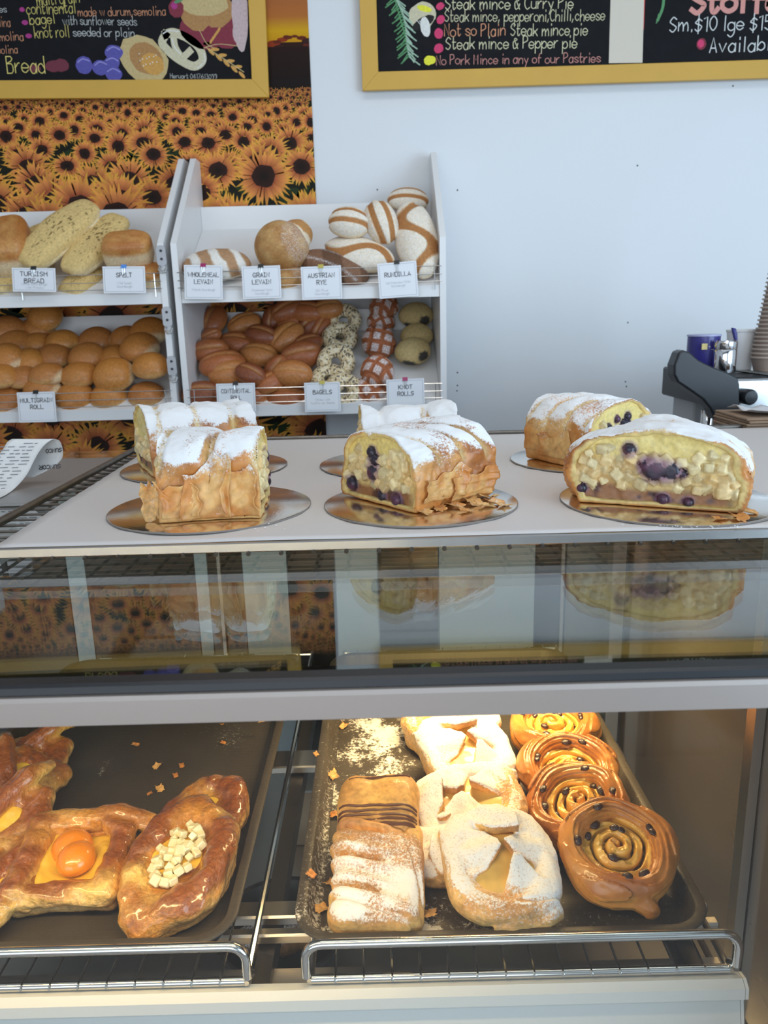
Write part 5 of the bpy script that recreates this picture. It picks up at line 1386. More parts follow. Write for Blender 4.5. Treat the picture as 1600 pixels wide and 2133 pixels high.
for k, (x, y, z, a, tl) in enumerate(((-.006, .014, .029, .5, R(18)), (.006, -.008, .033, 1.2, R(8)))):
    o = bake_part(APR, 'apricot_half', half, (-.026, -.024, -.01), (.026, .024, .02), .0013, lambda V, Nn: V*0, M['apricot'], amp=.0004, seed=k)
    o.location = (x, y, z); o.rotation_euler = (tl, 0, a)
bpy.context.view_layer.update()
settle(APR, 160, 1808, .925, R(2), R(7), 0)
# further apricot style danishes at the left edge, back to front
G = 'glazed danishes in the left column of the tray'
def strip_danish(seed):
    def f(P):
        x, y, z = P[..., 0], P[..., 1], P[..., 2]
        body = sd_ell(P, (0, 0, .020), (.054, .050, .0215))
        body = smax(body, -sd_ell(P, (.0, .0, .044), (.034, .028, .020)), .004)
        d = body
        for a, b, ra, rb in (((-.050, -.035, .026), (.035, .040, .041), .015, .012), ((.035, .040, .041), (.060, .058, .030), .012, .008), ((-.045, .035, .026), (-.052, -.030, .024), .015, .014), ((.050, .020, .024), (.040, -.042, .026), .014, .013), ((.040, -.042, .026), (-.03, -.045, .024), .014, .012)):
            d = smin(d, sd_cap(P, a, b, ra, rb, .9), .005)
        return np.maximum(d-.0008*np.sin((x-y)*300+z*300), .0006-z)
    return f
SD = thing('glazed_danish', 'glazed danish with yellow custard at the far left back, its corner folded up', 'danish', group=G)
bake_part(SD, 'pastry_shell', strip_danish(2), (-.08, -.08, -.002), (.085, .085, .062), .0019, lambda V, Nn: gold(V, Nn, 22, .05, .9), M['glazed'], amp=.0015, seed=14)
bake_part(SD, 'custard', lambda P: sd_ell(P, (0, 0, .026), (.036, .033, .010)), (-.05, -.05, .005), (.05, .05, .045), .002, lambda V, Nn: V*0, M['custard'], amp=.003, fr=60)
lb = ['glazed danish second from the back, cut off by the left edge', 'upright folded glazed danish third from the back at the left edge', 'glazed danish nearest the front at the left edge, only its side in view']
c1 = copy_tree(SD, lb[0]); c2 = copy_tree(SD, lb[1]); c3 = copy_tree(SD, lb[2])
bpy.context.view_layer.update()
settle(SD, 48, 1592, .925, R(12), R(14)); settle(c1, 15, 1640, .935, R(75), R(16), 0, .012); settle(c2, -5, 1722, .94, R(20), R(22), 0, .016); settle(c3, -42, 1842, .93, R(200), R(-10), 0, .0)

# ------------------------------------------------------------------ dusted pastries
def dust(V, Nn, seed, amt, lo=.35, c=None):
    return amt*sst(lo-.35, lo+.35, Nn[:, 2]+.5*fbm(V*22+seed, seed+5, 3))
# cheese pocket with three slits
def cheese(P):
    x, y, z = P[..., 0], P[..., 1], P[..., 2]
    d = sd_box(P, (0, 0, .0235), (.0475, .071, .0225), .019)
    d = d-.0035*np.sin(y*62+.8+x*8)*sst(.02, .04, z)
    for yy, dp in ((.038, .008), (.002, .011), (-.034, .011)):
        l = (y-yy+.20*(x+.02)+.6*(x+.02)**2*10*0)
        g = np.exp(-(l/.0032)**2)*sst(.012, -.004, x)*sst(-.050, -.036, x)
        d = d+dp*g*sst(.02, .035, z)
        d = d-.0035*np.exp(-((np.abs(l)-.009)/.005)**2)*sst(.02, .0, x)*sst(.02, .035, z)
    # rolled edge along the right side and the near end
    d = d+.0030*np.exp(-((np.abs(x-.036+.01*np.sin(y*30)))/.0022)**2)*sst(.02, .035, z)
    d = d+.0030*np.exp(-((y+.058+.25*x)/.0025)**2)*sst(.01, .03, z)
    return np.maximum(d, .0006-z)
CH_ = thing('cheese_pocket', 'oblong pastry pocket with slits in its side, its near half white with icing sugar', 'pastry')
def chcol(V, Nn):
    c = gold(V, Nn, 31, .046, .5)*.6+np.array((.72, .45, .20))*.4
    return c
bake_part(CH_, 'pastry_shell', cheese, (-.062, -.085, -.002), (.062, .085, .056), .0016, chcol, M['dusted'], amp=.0011, seed=33,
          sugar=lambda V, Nn: dust(V, Nn, 3, .84, .45)*sst(.066, -.01, V[:, 1]+.02*fbm(V*30, 6, 2))*(.62+.5*sst(-.3, .3, fbm(V*30+2, 16, 3)))+.06)
settle(CH_, 789, 1830, .925, R(-3), R(8), R(1))
# chocolate striped roll leaning on it
def chocf(P):
    x, y, z = P[..., 0], P[..., 1], P[..., 2]
    d = sd_box(P, (0, 0, .026), (.046, .043, .0255), .018)
    d = d-.0022*np.sin(y*85+1)*sst(.02, .04, z)-.002*np.sin(x*60)
    return np.maximum(d, .0006-z)
CS = thing('chocolate_pastry', 'golden pastry striped with thin chocolate lines, behind the slit cheese pocket', 'pastry')
bake_part(CS, 'pastry_shell', chocf, (-.06, -.06, -.002), (.06, .06, .062), .0016, lambda V, Nn: lerp(gold(V, Nn, 41, .052, .4), (.80, .50, .16), np.full(len(V), .5)), M['dusted'], amp=.0014, seed=43)
def surf_line(t, f, y0, sl, x0, x1, r, seed, name='chocolate_line', mat=None):
    pts = []
    rnd = random.Random(seed)
    for i in range(26):
        x = x0+(x1-x0)*i/25; y = y0+sl*x+.0005*math.sin(i*.7+seed)
        zs = np.linspace(.075, 0, 240); P = np.stack([np.full(240, x), np.full(240, y), zs], -1); d = f(P); j = np.argmax(d < 0)
        pts.append((x, y, zs[j]+r*.15 if d[j] < 0 else .004))
    return MB().tube(pts, [r*(.85+.3*rnd.random()) for _ in pts], 8).build(name, mat or M['choc'], t, True)
for k, (y, sl) in enumerate(((-.010, -.02), (-.0155, .01), (-.021, -.02), (-.0265, .02), (-.032, .01), (.030, .06))):
    surf_line(CS, chocf, y, sl, -.046 if k != 5 else -.035, .047 if k != 5 else .036, .0016 if k != 4 else .0022, k)
bpy.context.view_layer.update()
settle(CS, 790, 1692, .945, R(-4), R(17), 0, .010)

# folded pillow pastry: corners drawn in to the middle over custard
def poly2(P, pts):
    """distance to a convex polygon seen from above"""
    pts = np.array(pts, float); c = pts.mean(0); pts = pts[np.argsort(np.arctan2(*(pts-c).T[::-1]))]
    d = -1e9
    for i in range(len(pts)):
        a, b = pts[i], pts[(i+1) % len(pts)]; e = b-a; n = np.array([e[1], -e[0]])/np.hypot(*e)
        d = np.maximum(d, (P[..., 0]-a[0])*n[0]+(P[..., 1]-a[1])*n[1])
    return d
def q_(x, y): return ((x-1168)/735*.128, (955-y)/890*.145)
FLAPS = [([(850, 590), (1230, 505), (1330, 640), (1322, 800), (1250, 890), (1120, 770), (900, 730)], (850, 560), (1250, 870), .030, .054, .017),
         ([(800, 640), (1110, 760), (1180, 850), (1185, 930), (1080, 1060), (980, 1110), (830, 1100)], (810, 900), (1190, 900), .028, .046, .016),
         ([(1190, 880), (1330, 735), (1450, 640), (1540, 760), (1540, 1050), (1400, 1030), (1240, 965)], (1540, 900), (1200, 880), .030, .047, .016),
         ([(1232, 1000), (1290, 1000), (1420, 1180), (1500, 1330), (1400, 1410), (1050, 1410), (1150, 1180)], (1250, 1410), (1262, 1000), .020, .050, .018)]
def pillow(P):
    x, y, z = P[..., 0], P[..., 1], P[..., 2]
    q = ((np.abs(x)/.063)**3.2+(np.abs(y)/.071)**3.2)**(1/3.2)
    d = smax((q-1)*.060, np.abs(z-.019)-.0175, .016)
    d = smax(d, -sd_ell(P, (0, -.002, .052), (.051, .058, .034)), .005)
    for k, (pg, a, b, za, zb, thk) in enumerate(FLAPS):
        pg = [q_(*p) for p in pg]; a = np.array(q_(*a)); b = np.array(q_(*b)); e = (b-a); L = e @ e
        t = np.clip(((x-a[0])*e[0]+(y-a[1])*e[1])/L, 0, 1.1)
        side = ((x-a[0])*e[1]-(y-a[1])*e[0])/math.sqrt(L)
        zc = za+(zb-za)*t**1.1-2.2*side**2-thk/2+.0022*np.sin(side*170+k)
        fl = smax(poly2(P, pg)+.0035, np.abs(z-zc)-thk/2+.003, .005)-.003
        d = smin(d, fl, .0028)
    d = d+.0022*np.exp(-((y+.058-.5*(x-.02)**2*12)/.0022)**2)*sst(.0, .02, x)*sst(.008, .02, z)
    return np.maximum(d, .0006-z)
G2 = 'folded custard pastries white with icing sugar'
PL = thing('folded_custard_pastry', 'large folded custard pastry thick with icing sugar, nearest the front rail', 'pastry', group=G2)
bake_part(PL, 'pastry_shell', pillow, (-.085, -.092, -.002), (.085, .092, .078), .0016, lambda V, Nn: gold(V, Nn, 51, .06, .5)*.75+np.array((.75, .52, .26))*.25, M['dusted'], amp=.0013, seed=53,
          sugar=lambda V, Nn: (dust(V, Nn, 7, .80, .25)+.10)*(.42+.58*sst(-.070, -.02, V[:, 1]+.45*(V[:, 0])+.035*fbm(V*20, 8, 2)+.03*(V[:, 2]>.035))))
bake_part(PL, 'custard', lambda P: sd_ell(P, (0, 0, .021), (.052, .058, .0095)), (-.06, -.065, .005), (.06, .06, .05), .002, lambda V, Nn: V*0, M['palecustard'], amp=.002, fr=40)
cps = [copy_tree(PL, l) for l in ('folded custard pastry second from the front, its custard window facing the rail', 'folded custard pastry third from the front, brightly lit and white', 'folded custard pastry at the very back under the steel header', 'folded custard pastry beneath the front one, only its dusted left side showing')]
bpy.context.view_layer.update()
settle(PL, 1038, 1800, .945, R(3), R(12), R(1), .012, .93)
settle(cps[0], 978, 1668, .945, R(96), R(-8), R(-10), .008, .92)
settle(cps[1], 966, 1560, .950, R(15), R(14), 0, .010, .94)
settle(cps[2], 940, 1492, .94, R(-60), R(5), R(5), .0, .94)
settle(cps[3], 948, 1742, .93, R(170), R(-5), R(0), .0, .9)

# ------------------------------------------------------------------ raisin snails
def snail(P, want=False):
    x, y, z = P[..., 0], P[..., 1], P[..., 2]
    r = np.hypot(x, y); th = np.arctan2(y, x); pt = .0130
    wob = 1+.04*np.sin(th*2+.6)+.02*np.sin(th*5)
    rr = r/wob
    ph = (rr/pt-(th+math.pi)/(2*math.pi)); fr = np.abs((ph % 1)-.5)      # .5 in the groove
    turn = np.floor(ph)
    top = .030+.006*np.cos(np.clip(rr/.048, 0, 1)*np.pi)*1.0-.003*(turn % 2)
    zt = top-(.0115*sst(.26, .5, fr))
    disc = np.maximum(rr-.046, z-zt)
    wide = .0135+.002*np.sin(th*3+1)
    rin = .0515+.0035*np.sin(th+2.2)
    ring = np.sqrt((rr-rin)**2*.95+((z-.0215)*.72)**2)-wide
    tail = sd_cap(P, (.012, -.052, .018), (.026, -.064, .012), .0150, .0095)
    d = smin(np.minimum(disc*.8, ring), tail, .006)
    d = d-.0010*np.sin(rr*900+3*np.sin(th*2)+z*700)*sst(.0, .01, z)-.0012*vnoise(np.stack([th*3, rr*160, z*160], -1), 5)
    d = np.maximum(d, .0006-z)
    return (d, fr, rr, disc, ring) if want else d
SN = thing('raisin_snail', 'large coiled raisin snail nearest the front rail, with a wide dark gap round its coil', 'danish', group='raisin snails overlapping along the right side of the tray')
def sncol(V, Nn):
    d, fr, rr, disc, ring = snail(V, True)
    n = fbm(V*24, 61, 3)
    c = lerp((.84, .50, .10), (.68, .33, .055), sst(-.2, .5, n))
    o = lerp((.62, .27, .06), (.40, .135, .025), sst(-.1, .55, fbm(V*18, 62, 3)+.3*(Nn[:, 2] > .5)))
    isr = sst(.0006, -.0006, ring-np.maximum(disc*.8, -1)); c = lerp(c, o, isr)
    c = lerp(c, (.52, .19, .03), sst(.014, .004, rr)*.4)
    lay = .5+.5*np.sin(V[:, 2]*1500+V[:, 0]*200); c = lerp(c, lerp((.80, .42, .10), (.60, .24, .05), lay), isr*sst(.5, .1, np.abs(Nn[:, 2]))*.7)
    dk = sst(.33, .47, fr+.07*fbm(V*30, 63, 2))*(1-isr)*sst(-.35, .2, fbm(np.stack([np.arctan2(V[:, 1], V[:, 0])*1.3, rr*60, rr*0], -1), 66, 2))
    dk = np.maximum(dk, sst(.041, .045, rr)*(1-isr))
    return lerp(c, (.045, .016, .008), dk*.95)
bake_part(SN, 'coiled_dough', snail, (-.078, -.085, -.002), (.078, .078, .05), .0015, sncol, M['snailmat'], amp=.0007, seed=63)
rnd = random.Random(8)
for k in range(12):
    a = rnd.random()*6.28; a = k*2.4+rnd.uniform(-.3, .3); q = (.0435, .031, .043, .0185)[k % 4]; s = rnd.uniform(.0038, .0056)
    me = blob('raisin', s*1.35, s, s*.7, lambda D: 1+.16*fbm(D*3, k, 2), lambda P, D: P*0, nu=18, nv=12, seed=k, mat=M['raisin'])
    o = link('raisin', me, SN); P0 = np.array([[q*math.cos(a), q*math.sin(a), z] for z in np.linspace(.06, 0, 200)]); j = int(np.argmax(snail(P0) < 0))
    o.location = (P0[j][0], P0[j][1], P0[j][2]+.0012); o.rotation_euler = (0, rnd.uniform(-.3, .3), a+1.57)
s2 = [copy_tree(SN, l) for l in ('raisin snail second from the front, half covered by the front one', 'raisin snail third from the front, mostly covered, pale coil edge showing', 'raisin snail at the back of the row, cut by the steel header')]
bpy.context.view_layer.update()
settle(SN, 1277, 1762, .950, R(-4), R(20), R(1), .010, .93)
settle(s2[0], 1212, 1668, .950, R(-120), R(5), R(16), .010, .93)
settle(s2[1], 1188, 1600, .945, R(140), R(-14), R(-6), .008, .93)
settle(s2[2], 1150, 1510, .935, R(-25), R(8), 0, .004, .93)

# crumbs and small flakes lying in the trays: each one a thing
for k, (px, py, s, lab) in enumerate(((282, 1553, .007, 'amber crumb near the back of the left tray'), (327, 1598, .009, 'pale flake in the middle of the left tray'), (379, 1596, .006, 'small pale flake right of the middle of the left tray'), (366, 1617, .006, 'tiny flake just behind the custard danish'),
        (333, 1645, .009, 'yellow flake at the upper left of the custard danish'), (312, 1655, .005, 'yellow crumb left of the custard danish'), (465, 1549, .006, 'golden crumb at the right back of the left tray'), (463, 1510, .005, 'golden crumb under the steel header at the left tray'), (545, 1505, .007, 'yellow crumb on the right rim of the left tray'),
        (716, 1515, .010, 'yellow flake at the back left of the right tray'), (693, 1617, .012, 'long yellow flake beside the chocolate striped pastry'), (658, 1572, .006, 'yellow crumb on the left rim of the right tray'), (698, 1700, .010, 'yellow flake left of the chocolate lines'), (648, 1824, .008, 'yellow crumb on the left rim near the front'), (690, 1842, .010, 'golden flake left of the cheese pocket'), (672, 1895, .012, 'golden flake at the front left corner of the right tray'), (896, 1908, .010, 'pale flake between the cheese pocket and the folded pastry'))):
    on_rim = px in (545, 658, 648)
    crumb(px, py, s, 70+k, None, None, R(14), z=TF+.0004 if not on_rim else TZ+.0238, label=lab, name='tray_crumb', sugar=.0, asp=1.3)

# ------------------------------------------------------------------ lower shelf seen through the gap
cpart('lower_shelf', MB().box(XL, .42, .60, 1.35, .640, .652), M['warmsteel'])
t = thing('dark_pan', 'round black pan on the lower shelf, seen through the gap between the wire shelves', 'pan', (-.155, .885, .653))
MB().lathe([(.001, .001), (.075, .001), (.088, .045), (.092, .047), (.092, .050), (.086, .048), (.072, .004), (.001, .004)], (0, 0, 0), 48).build('pan_body', M['darkmetal'], t, True)
cr = thing('dusted_croissant', 'brown pastry dusted with icing sugar inside the black pan below the trays', 'pastry', (-.160, .875, .6585))
def crf(P):
    d = sd_cap(P, (-.04, 0, .024), (.035, .01, .024), .024, .020); return np.maximum(d-.003*np.sin(P[..., 0]*150), .0006-P[..., 2])
bake_part(cr, 'pastry_shell', crf, (-.075, -.035, -.002), (.065, .04, .06), .002, lambda V, Nn: gold(V, Nn, 81, .05)*.55, M['dusted'], sugar=lambda V, Nn: dust(V, Nn, 9, .6, .5), seed=82)
t = thing('folded_carton', 'pale card box standing on the lower shelf behind the black pan', 'box', (-.12, 1.14, .653))
MB().box(-.05, .05, -.03, .03, 0, .10, .002).build('box_body', simple('kraft_card', (.50, .38, .25), .8), t)
MB().box(-.051, .051, -.031, .031, .1, .104, .001).build('lid', simple('pale_card', (.60, .66, .68), .7), t)
# ================================================================== RIGHT: COFFEE MACHINE AND THE THINGS ON IT
MY = 1.62
def mp(px, py, y=MY): return at_y(px, py, y)
a = mp(1535, 905); base = thing('coffee_machine', 'coffee machine with a black moulded side wing and steel front behind the case', 'coffee machine', (a.x+.2, MY+.2, .9))
binv = Matrix.Translation(-Vector(base.location))
def cm_part(nm, mb, m, smooth=False, label=None):
    o = mb.build(nm, m, base, smooth, label); o.matrix_parent_inverse = binv; return o
# side wing: outline in the wall plane, thick in depth, leaning back as in the photo
out = [(1407, 742), (1410, 733), (1420, 729), (1432, 733), (1450, 749), (1478, 763), (1510, 775), (1532, 786), (1536, 800), (1537, 870), (1533, 872), (1500, 874), (1484, 873), (1476, 852), (1460, 832), (1432, 812), (1408, 796), (1400, 780), (1400, 760)]
poly = [(mp(x, y).x, mp(x, y).z) for x, y in out]
o = cm_part('side_wing', MB().prism(poly, 1, MY-.012, MY+.030), M['blackplastic'])
bv = o.modifiers.new('soft', 'BEVEL'); bv.width = .010; bv.segments = 4; bv.limit_method = 'ANGLE'; bv.angle_limit = R(50)
p0, p1 = mp(1536, 792), mp(1536, 862); x0 = p0.x; XE = x0+.50
cm_part('front_panel', MB().box(x0+.002, XE, MY+.02, MY+.045, p1.z, p0.z, .004), M['warmsteel'] if False else simple('machine_steel', (.55, .56, .57), .32, 1))
cm_part('cup_tray', MB().box(mp(1449, 760, MY+.44).x, XE, MY+.02, MY+.44, p0.z+.004, p0.z+.010, .001), M['warmsteel'])
cm_part('machine_top', MB().box(x0+.002, XE, MY+.046, MY+.44, p1.z, p0.z+.003, .004), M['blackplastic'])
cm_part('lower_body', MB().box(mp(1479, 900, MY+.43).x, XE, MY+.10, MY+.43, .90, p1.z-.0025, .004), simple('machine_grey', (.36, .37, .38), .45, .3))
q0, q1 = mp(1400, 800, MY+.2), mp(1478, 930, MY+.2)
cm_part('side_cover', MB().box(mp(1399, 880, MY+.43).x, mp(1478, 880, MY+.3).x, MY+.29, MY+.43, .90, mp(1400, 800, MY+.3).z, .004), simple('machine_side', (.42, .42, .42), .5))
k = mp(1569, 826); o = cm_part('steam_knob', MB().lathe([(.011, 0), (.016, -.004), (.0165, -.03), (.013, -.036), (.001, -.037)], (k.x-.012, MY+.018, k.z), 24, 'Y'), M['blackplastic'], True)
k = mp(1522, 884); cm_part('red_light', MB().box(k.x-.006, k.x+.006, MY+.085, MY+.099, k.z-.007, k.z+.007, .002), simple('red_lamp', (.75, .04, .01), .3))
cm_part('group_head', MB().lathe([(.02, 0), (.02, .03), (.014, .04), (.014, .07)], (mp(1500, 905).x, MY+.07, mp(1500, 930).z), 20), M['chrome'], True)
cm_part('portafilter_handle', MB().tube([tuple(mp(1552, 880, MY+.02)), tuple(mp(1549, 905, MY-.0)), tuple(mp(1546, 925, MY-.02))], [.006, .009, .008], 10), M['blackplastic'], True)
tz = p0.z+.0105
def lathe_thing(nm, label, cat, px, y, prof, m, n=36, group=None, part='body'):
    p = mp(px, 700, y); t = thing(nm, label, cat, (p.x, y, tz), 0, group); MB().lathe(prof, (0, 0, 0), n).build(part, m, t, True); return t
s = (MY+.12)/1600*1.03
t = lathe_thing('cocoa_tin', 'dark blue round tin with a pale rim, at the left end on the coffee machine', 'tin', 1467, MY+.12, [(.033, 0), (.0345, .002), (.0345, .078), (.033, .079), (.033, .0785)], simple('tin_blue', (.035, .03, .20), .35, coat=.3))
MB().lathe([(.0345, .0775), (.0358, .078), (.0358, .081), (.0345, .082), (.001, .082)], (0, 0, 0), 36).build('lid_rim', simple('tin_rim', (.40, .42, .62), .4), t, True)
gl = simple('gold_print', (.62, .48, .15), .4)
MB().box(-.018, -.006, -.0362, -.0335, .050, .063).build('gold_label', gl, t)
mb = MB(); fnT = lambda u, v, l: (u, -math.sqrt(max(.0350**2-u*u, 0))-.0003-l, v)
write(mb, 'COCOA'[:0]+'o', -.002, .052, .004, .006, fnT, .9); mb = MB(); ribbon(mb, [(-.002, .056), (.016, .0565)], .0022, fnT, .0001); ribbon(mb, [(.004, .050), (.014, .0502)], .0012, fnT, .0001)
mb.build('printed_stripe', simple('tin_print', (.5, .5, .66), .5), t)
t = lathe_thing('chocolate_shaker', 'shiny steel shaker standing in front of the blue tin', 'shaker', 1513, MY+.075, [(.023, 0), (.0245, .002), (.0245, .048), (.0235, .050), (.0245, .052), (.0245, .066), (.022, .069), (.001, .070)], simple('polished_steel', (.75, .76, .78), .1, 1))
t = lathe_thing('white_cup', 'plain white paper cup beside the steel shaker', 'cup', 1546, MY+.16, [(.024, 0), (.025, .001), (.033, .084), (.0345, .085), (.0345, .087), (.032, .087), (.023, .004), (.001, .004)], simple('white_paper_cup', (.74, .74, .74), .5))
MB().lathe([(.0325, .0865), (.0342, .0875), (.0342, .0895), (.0325, .0885)], (0, 0, 0), 36).build('rolled_rim', simple('cup_rim', (.8, .8, .8), .4), t, True)
# spoon with a blue handle leaning out of the cup
p = mp(1536, 700, MY+.15); t = thing('blue_spoon', 'spoon with a dark blue handle end, leaning above the steel shaker', 'spoon', tuple(mp(1520, 716, MY+.14)))
MB().tube([(0, 0, 0), (.010, 0, .006), (.018, 0, -.002), (.024, 0, -.04)], .0018, 8).build('wire_stem', M['chrome'], t, True)
g = [(1524, 682), (1532, 684), (1540, 698), (1543, 712), (1537, 716), (1530, 708)]; o0 = Vector(t.location)
o = MB().prism([(mp(x, y, MY+.14).x-o0.x, mp(x, y, MY+.14).z-o0.z) for x, y in g], 1, -.004, .006).build('handle', simple('blue_plastic', (.03, .025, .22), .35), t)
bv = o.modifiers.new('soft', 'BEVEL'); bv.width = .0025; bv.segments = 2
# towers of nested paper cups: every cup a thing
cup_m = simple('brown_paper_cup', (.30, .23, .19), .7); cup_r = simple('cup_lip', (.46, .38, .32), .6)
proto = None; b0 = mp(1598, 776, MY+.10)
for i in range(24):
    z = tz+i*.0088
    if proto is None:
        proto = thing('paper_cup', 'x', 'paper cup', (b0.x, MY+.10, z), 0, 'brown paper cups nested in a tall leaning tower')
        MB().lathe([(.028, 0), (.0285, .001), (.036, .030), (.0365, .030)], (0, 0, 0), 28).build('wall', cup_m, proto, True)
        MB().lathe([(.0355, .0285), (.0385, .0285), (.0388, .0315), (.0370, .0320), (.0355, .0318)], (0, 0, 0), 28).build('lip', cup_r, proto, True)
        c = proto
    else:
        c = proto.copy(); COL.objects.link(c); c.location = (b0.x+i*.0012, MY+.10, z)
        for ch in proto.children: d = ch.copy(); COL.objects.link(d); d.parent = c
    c['label'] = ('bottom cup of the brown paper cup tower on the coffee machine' if i == 0 else 'topmost cup of the brown paper cup tower on the coffee machine' if i == 23 else 'brown paper cup inside the tower on the coffee machine, %s from the bottom' % ('second third fourth fifth sixth seventh eighth ninth tenth eleventh twelfth thirteenth fourteenth fifteenth sixteenth seventeenth eighteenth nineteenth twentieth twenty-first twenty-second twenty-third'.split()[i-1]))
# bench the machine stands on
bz = .90
t = thing('back_bench', 'dark grey bench top behind the case, under the coffee machine', 'bench', (1.0, 1.95, .0))
o = MB().box(mp(1400, 880, WY-.02).x, 1.55, MY-.10, WY-.02, .86, .898, .003).build('bench_top', M['benchsteel'], t); o.matrix_parent_inverse = Matrix.Translation((-1.0, -1.95, 0))
o = MB().box(mp(1400, 880, WY-.02).x+.02, 1.53, MY-.06, WY-.03, 0, .859).build('bench_body', M['darkmetal'], t); o.matrix_parent_inverse = Matrix.Translation((-1.0, -1.95, 0))
# stack of brown bags on a grey ledge at the right end of the case
lz = 1.262
c = at_z(1625, 945, lz); 
t = thing('side_counter', 'grey counter top at the right edge, holding the brown paper bags', 'counter', (.98, 1.35, 0))
o = MB().box(.765, 1.25, 1.05, 1.56, lz-.03, lz, .003).build('counter_top', M['benchsteel'], t); o.matrix_parent_inverse = Matrix.Translation((-.98, -1.35, 0))
o = MB().box(.79, 1.22, 1.08, 1.54, 0, lz-.031).build('counter_body', M['darkmetal'], t); o.matrix_parent_inverse = Matrix.Translation((-.98, -1.35, 0))
bagm = simple('brown_bag', (.30, .20, .13), .8, var=.15, vscale=40)
pb0 = at_z(1556, 936, lz)
for i in range(11):
    o = MB().box(-.12, .12, -.07, .07, 0, .0042, .001).build('paper_bag', bagm)
    o.location = (pb0.x+.122+random.uniform(-.003, .003), pb0.y+.08, lz+.0006+i*.0048); o.rotation_euler = (0, 0, random.uniform(-.03, .03))
    tag(o, 'flat brown paper bag, %s of the stack at the right edge' % ('lowest' if i == 0 else 'topmost' if i == 10 else ['second', 'third', 'fourth', 'fifth', 'sixth', 'seventh', 'eighth', 'ninth', 'tenth'][i-1]+' from the bottom'), 'paper bag', 'brown paper bags stacked at the right edge')
V = []; F = []
for i in range(13):
    for j in range(9):
        u, v = i/12, j/8; V.append((u*.13-.03, v*.10-.05, .010*abs(vnoise(np.array([u*4, v*3, 1.]), 4))+.014*max(0, .4-u)))
for i in range(12):
    for j in range(8): F.append((i*9+j, (i+1)*9+j, (i+1)*9+j+1, i*9+j+1))
o = link('crumpled_tissue', pymesh('crumpled_tissue', V, F), None, simple('tissue', (.66, .66, .68), .7)); o.location = (pb0.x+.045, pb0.y+.075, lz+.0006+11*.0048+.002)
sd = o.modifiers.new('sheet', 'SOLIDIFY'); sd.thickness = .0006
tag(o, 'crumpled white tissue paper on top of the brown paper bags', 'tissue paper')

# ================================================================== LEFT: TILL BENCH AND RECEIPT
lz2 = GZ+.004
f0 = at_z(185, 1036, lz2); f1 = at_z(0, 1050, lz2)
t = thing('counter_mat', 'dark grey counter mat left of the wire rack, under the receipt', 'mat', (-.9, 1.2, 0)); inv = Matrix.Translation((.9, -1.2, 0))
o = MB().box(-.94, -.428, f1.y, at_z(60, 957, lz2).y, GZ+.0003, lz2, .001).build('mat_sheet', M['benchsteel'], t); o.matrix_parent_inverse = inv
# curling till receipt: a strip that rises and rolls over to the right
p = at_z(60, 1010, lz2)
t = thing('till_receipt', 'long white printed receipt curling over itself on the bench at the left', 'receipt', (p.x, p.y, lz2))
yr = p.y
cv = []                                          # profile in x,z; front sheet rises from lower left to the fold at the right
W0 = .105
prof = []
for i in range(24):
    u = i/23; prof.append((-.155+.135*u, .0035+.072*u**.8))
for i in range(1, 15):
    a = R(128-i*17.5); prof.append((-.020+.012+.022*math.cos(a)+.006, .0755-.016+.020*math.sin(a)))
last = prof[-1]
for i in range(1, 16):
    u = i/15; prof.append((last[0]-.075*u, max(.0035, last[1]-.040*u**.7)))
V = []; F = []; m = len(prof); ny = 10
for i, (x, z) in enumerate(prof):
    for j in range(ny+1):
        v = j/ny; V.append((x+.030*v, -W0/2*.6+W0*v*.9, z+.010*v))
for i in range(m-1):
    for j in range(ny): F.append((i*(ny+1)+j, (i+1)*(ny+1)+j, (i+1)*(ny+1)+j+1, i*(ny+1)+j+1))
rcm = simple('receipt_paper', (.78, .78, .77), .55)
# the sheet faces the customer: stand the profile up by building it in a leaning plane instead
ex, ez = Vector((1, 0, 0)), Vector((0, .35, .94)).normalized()
def rp_(px, py, dy=0.0):
    q = at_y(px, py, yr+dy)
    if q.z < lz2+.0012: q = at_z(px, py, lz2+.0012)
    return (q.x-p.x, q.y-p.y, q.z-lz2)
rowsA = [((-30, 1052, -.03), (-60, 1030, -.02)),]
V = []; F = []
L = [(-40, 1052), (12, 1031), (40, 1008), (58, 985), (68, 965), (82, 940), (98, 922), (112, 914)]      # right edge of the near sheet, bottom to top
Tn = [(-120, 1052), (-90, 1031), (-70, 1008), (-45, 985), (-25, 965), (3, 940), (14, 922), (25, 914)]   # left edge of the near sheet
n = len(L)
cols = 9
def strip(A, B, da, db):
    v0 = len(V); k = len(A)
    for i in range(k):
        for j in range(cols):
            u = j/(cols-1); x = A[i][0]*(1-u)+B[i][0]*u; y = A[i][1]*(1-u)+B[i][1]*u
            V.append(rp_(x, y, (da[i])*(1-u)+db[i]*u))
    for i in range(k-1):
        for j in range(cols-1): F.append((v0+i*cols+j, v0+i*cols+j+1, v0+(i+1)*cols+j+1, v0+(i+1)*cols+j))
dep = [-.06, -.045, -.033, -.022, -.012, -.004, .002, .008]
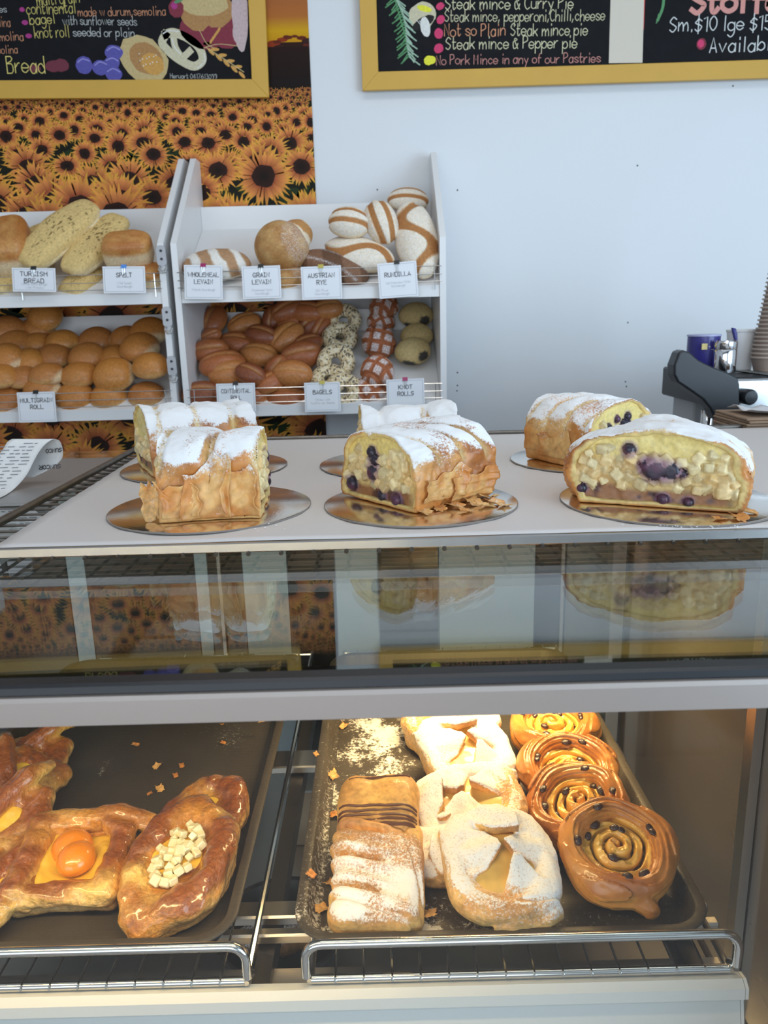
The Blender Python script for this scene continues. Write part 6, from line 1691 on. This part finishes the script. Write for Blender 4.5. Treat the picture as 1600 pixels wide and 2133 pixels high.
Ls, Ts = crom(L, 3), crom(Tn, 3); dp_ = [d[0] for d in crom([(a, 0) for a in dep], 3)]
strip(Ts, Ls, dp_, dp_)
# over the fold and down behind to the right
Rb_ = [(112, 914), (124, 918), (130, 932), (131, 950), (124, 962), (112, 972), (95, 982), (70, 994)]
Tb_ = [(25, 914), (34, 918), (40, 932), (44, 950), (50, 962), (52, 972), (50, 982), (40, 994)]
db_ = [.008, .016, .022, .024, .022, .018, .012, .004]
strip(crom(Tb_, 3), crom(Rb_, 3), [d[0] for d in crom([(a, 0) for a in db_], 3)], [d[0] for d in crom([(a, 0) for a in db_], 3)])
o = link('paper_strip', pymesh('paper_strip', V, F), t, rcm); sd = o.modifiers.new('sheet', 'SOLIDIFY'); sd.thickness = .0002
mb = MB(); rnd = random.Random(2)
for i in range(15):                              # printed lines
    y = 925+i*7.2; xr = np.interp(y, [914, 940, 965, 985, 1008, 1031], [106, 78, 62, 52, 34, 8])-4; xl = -20 if i else 30
    x = xl+rnd.uniform(0, 20)
    d = np.interp(y, [914, 922, 940, 965, 985, 1008, 1031, 1052], dep[::-1])-.0016
    while x < xr:
        w = rnd.uniform(5, 20)
        if x+w > xr: break
        a_, b_ = rp_(x, y+.0*x, d), rp_(x+w, y-.6, d); c_, e_ = rp_(x+w, y-2.6, d), rp_(x, y-2.0, d); mb.add([a_, b_, c_, e_], [(0, 1, 2, 3)]); x += w+rnd.uniform(3, 14)
mb.build('printed_lines', M['greyink'], t)
for txt, x0_, y0_, x1_, y1_ in (('SUNCO', 128, 933, 96, 936), ('SUNCOR', 126, 967, 82, 970)):       # upside down on the back of the strip
    mb = MB(); st, W = strokes(txt, jit=0)
    for i, s in enumerate(st):
        pts = [(x0_+(x1_-x0_)*a/W, y0_+(y1_-y0_)*a/W+b*1.15) for a, b in s]
        ribbon(mb, pts, 1.5, lambda u, v, l: rp_(u, v, np.interp(v, [914, 918, 932, 950, 962, 972, 982], db_[:7])-.0022-l), i*1e-6)
    mb.build('reverse_print', M['ink'], t)
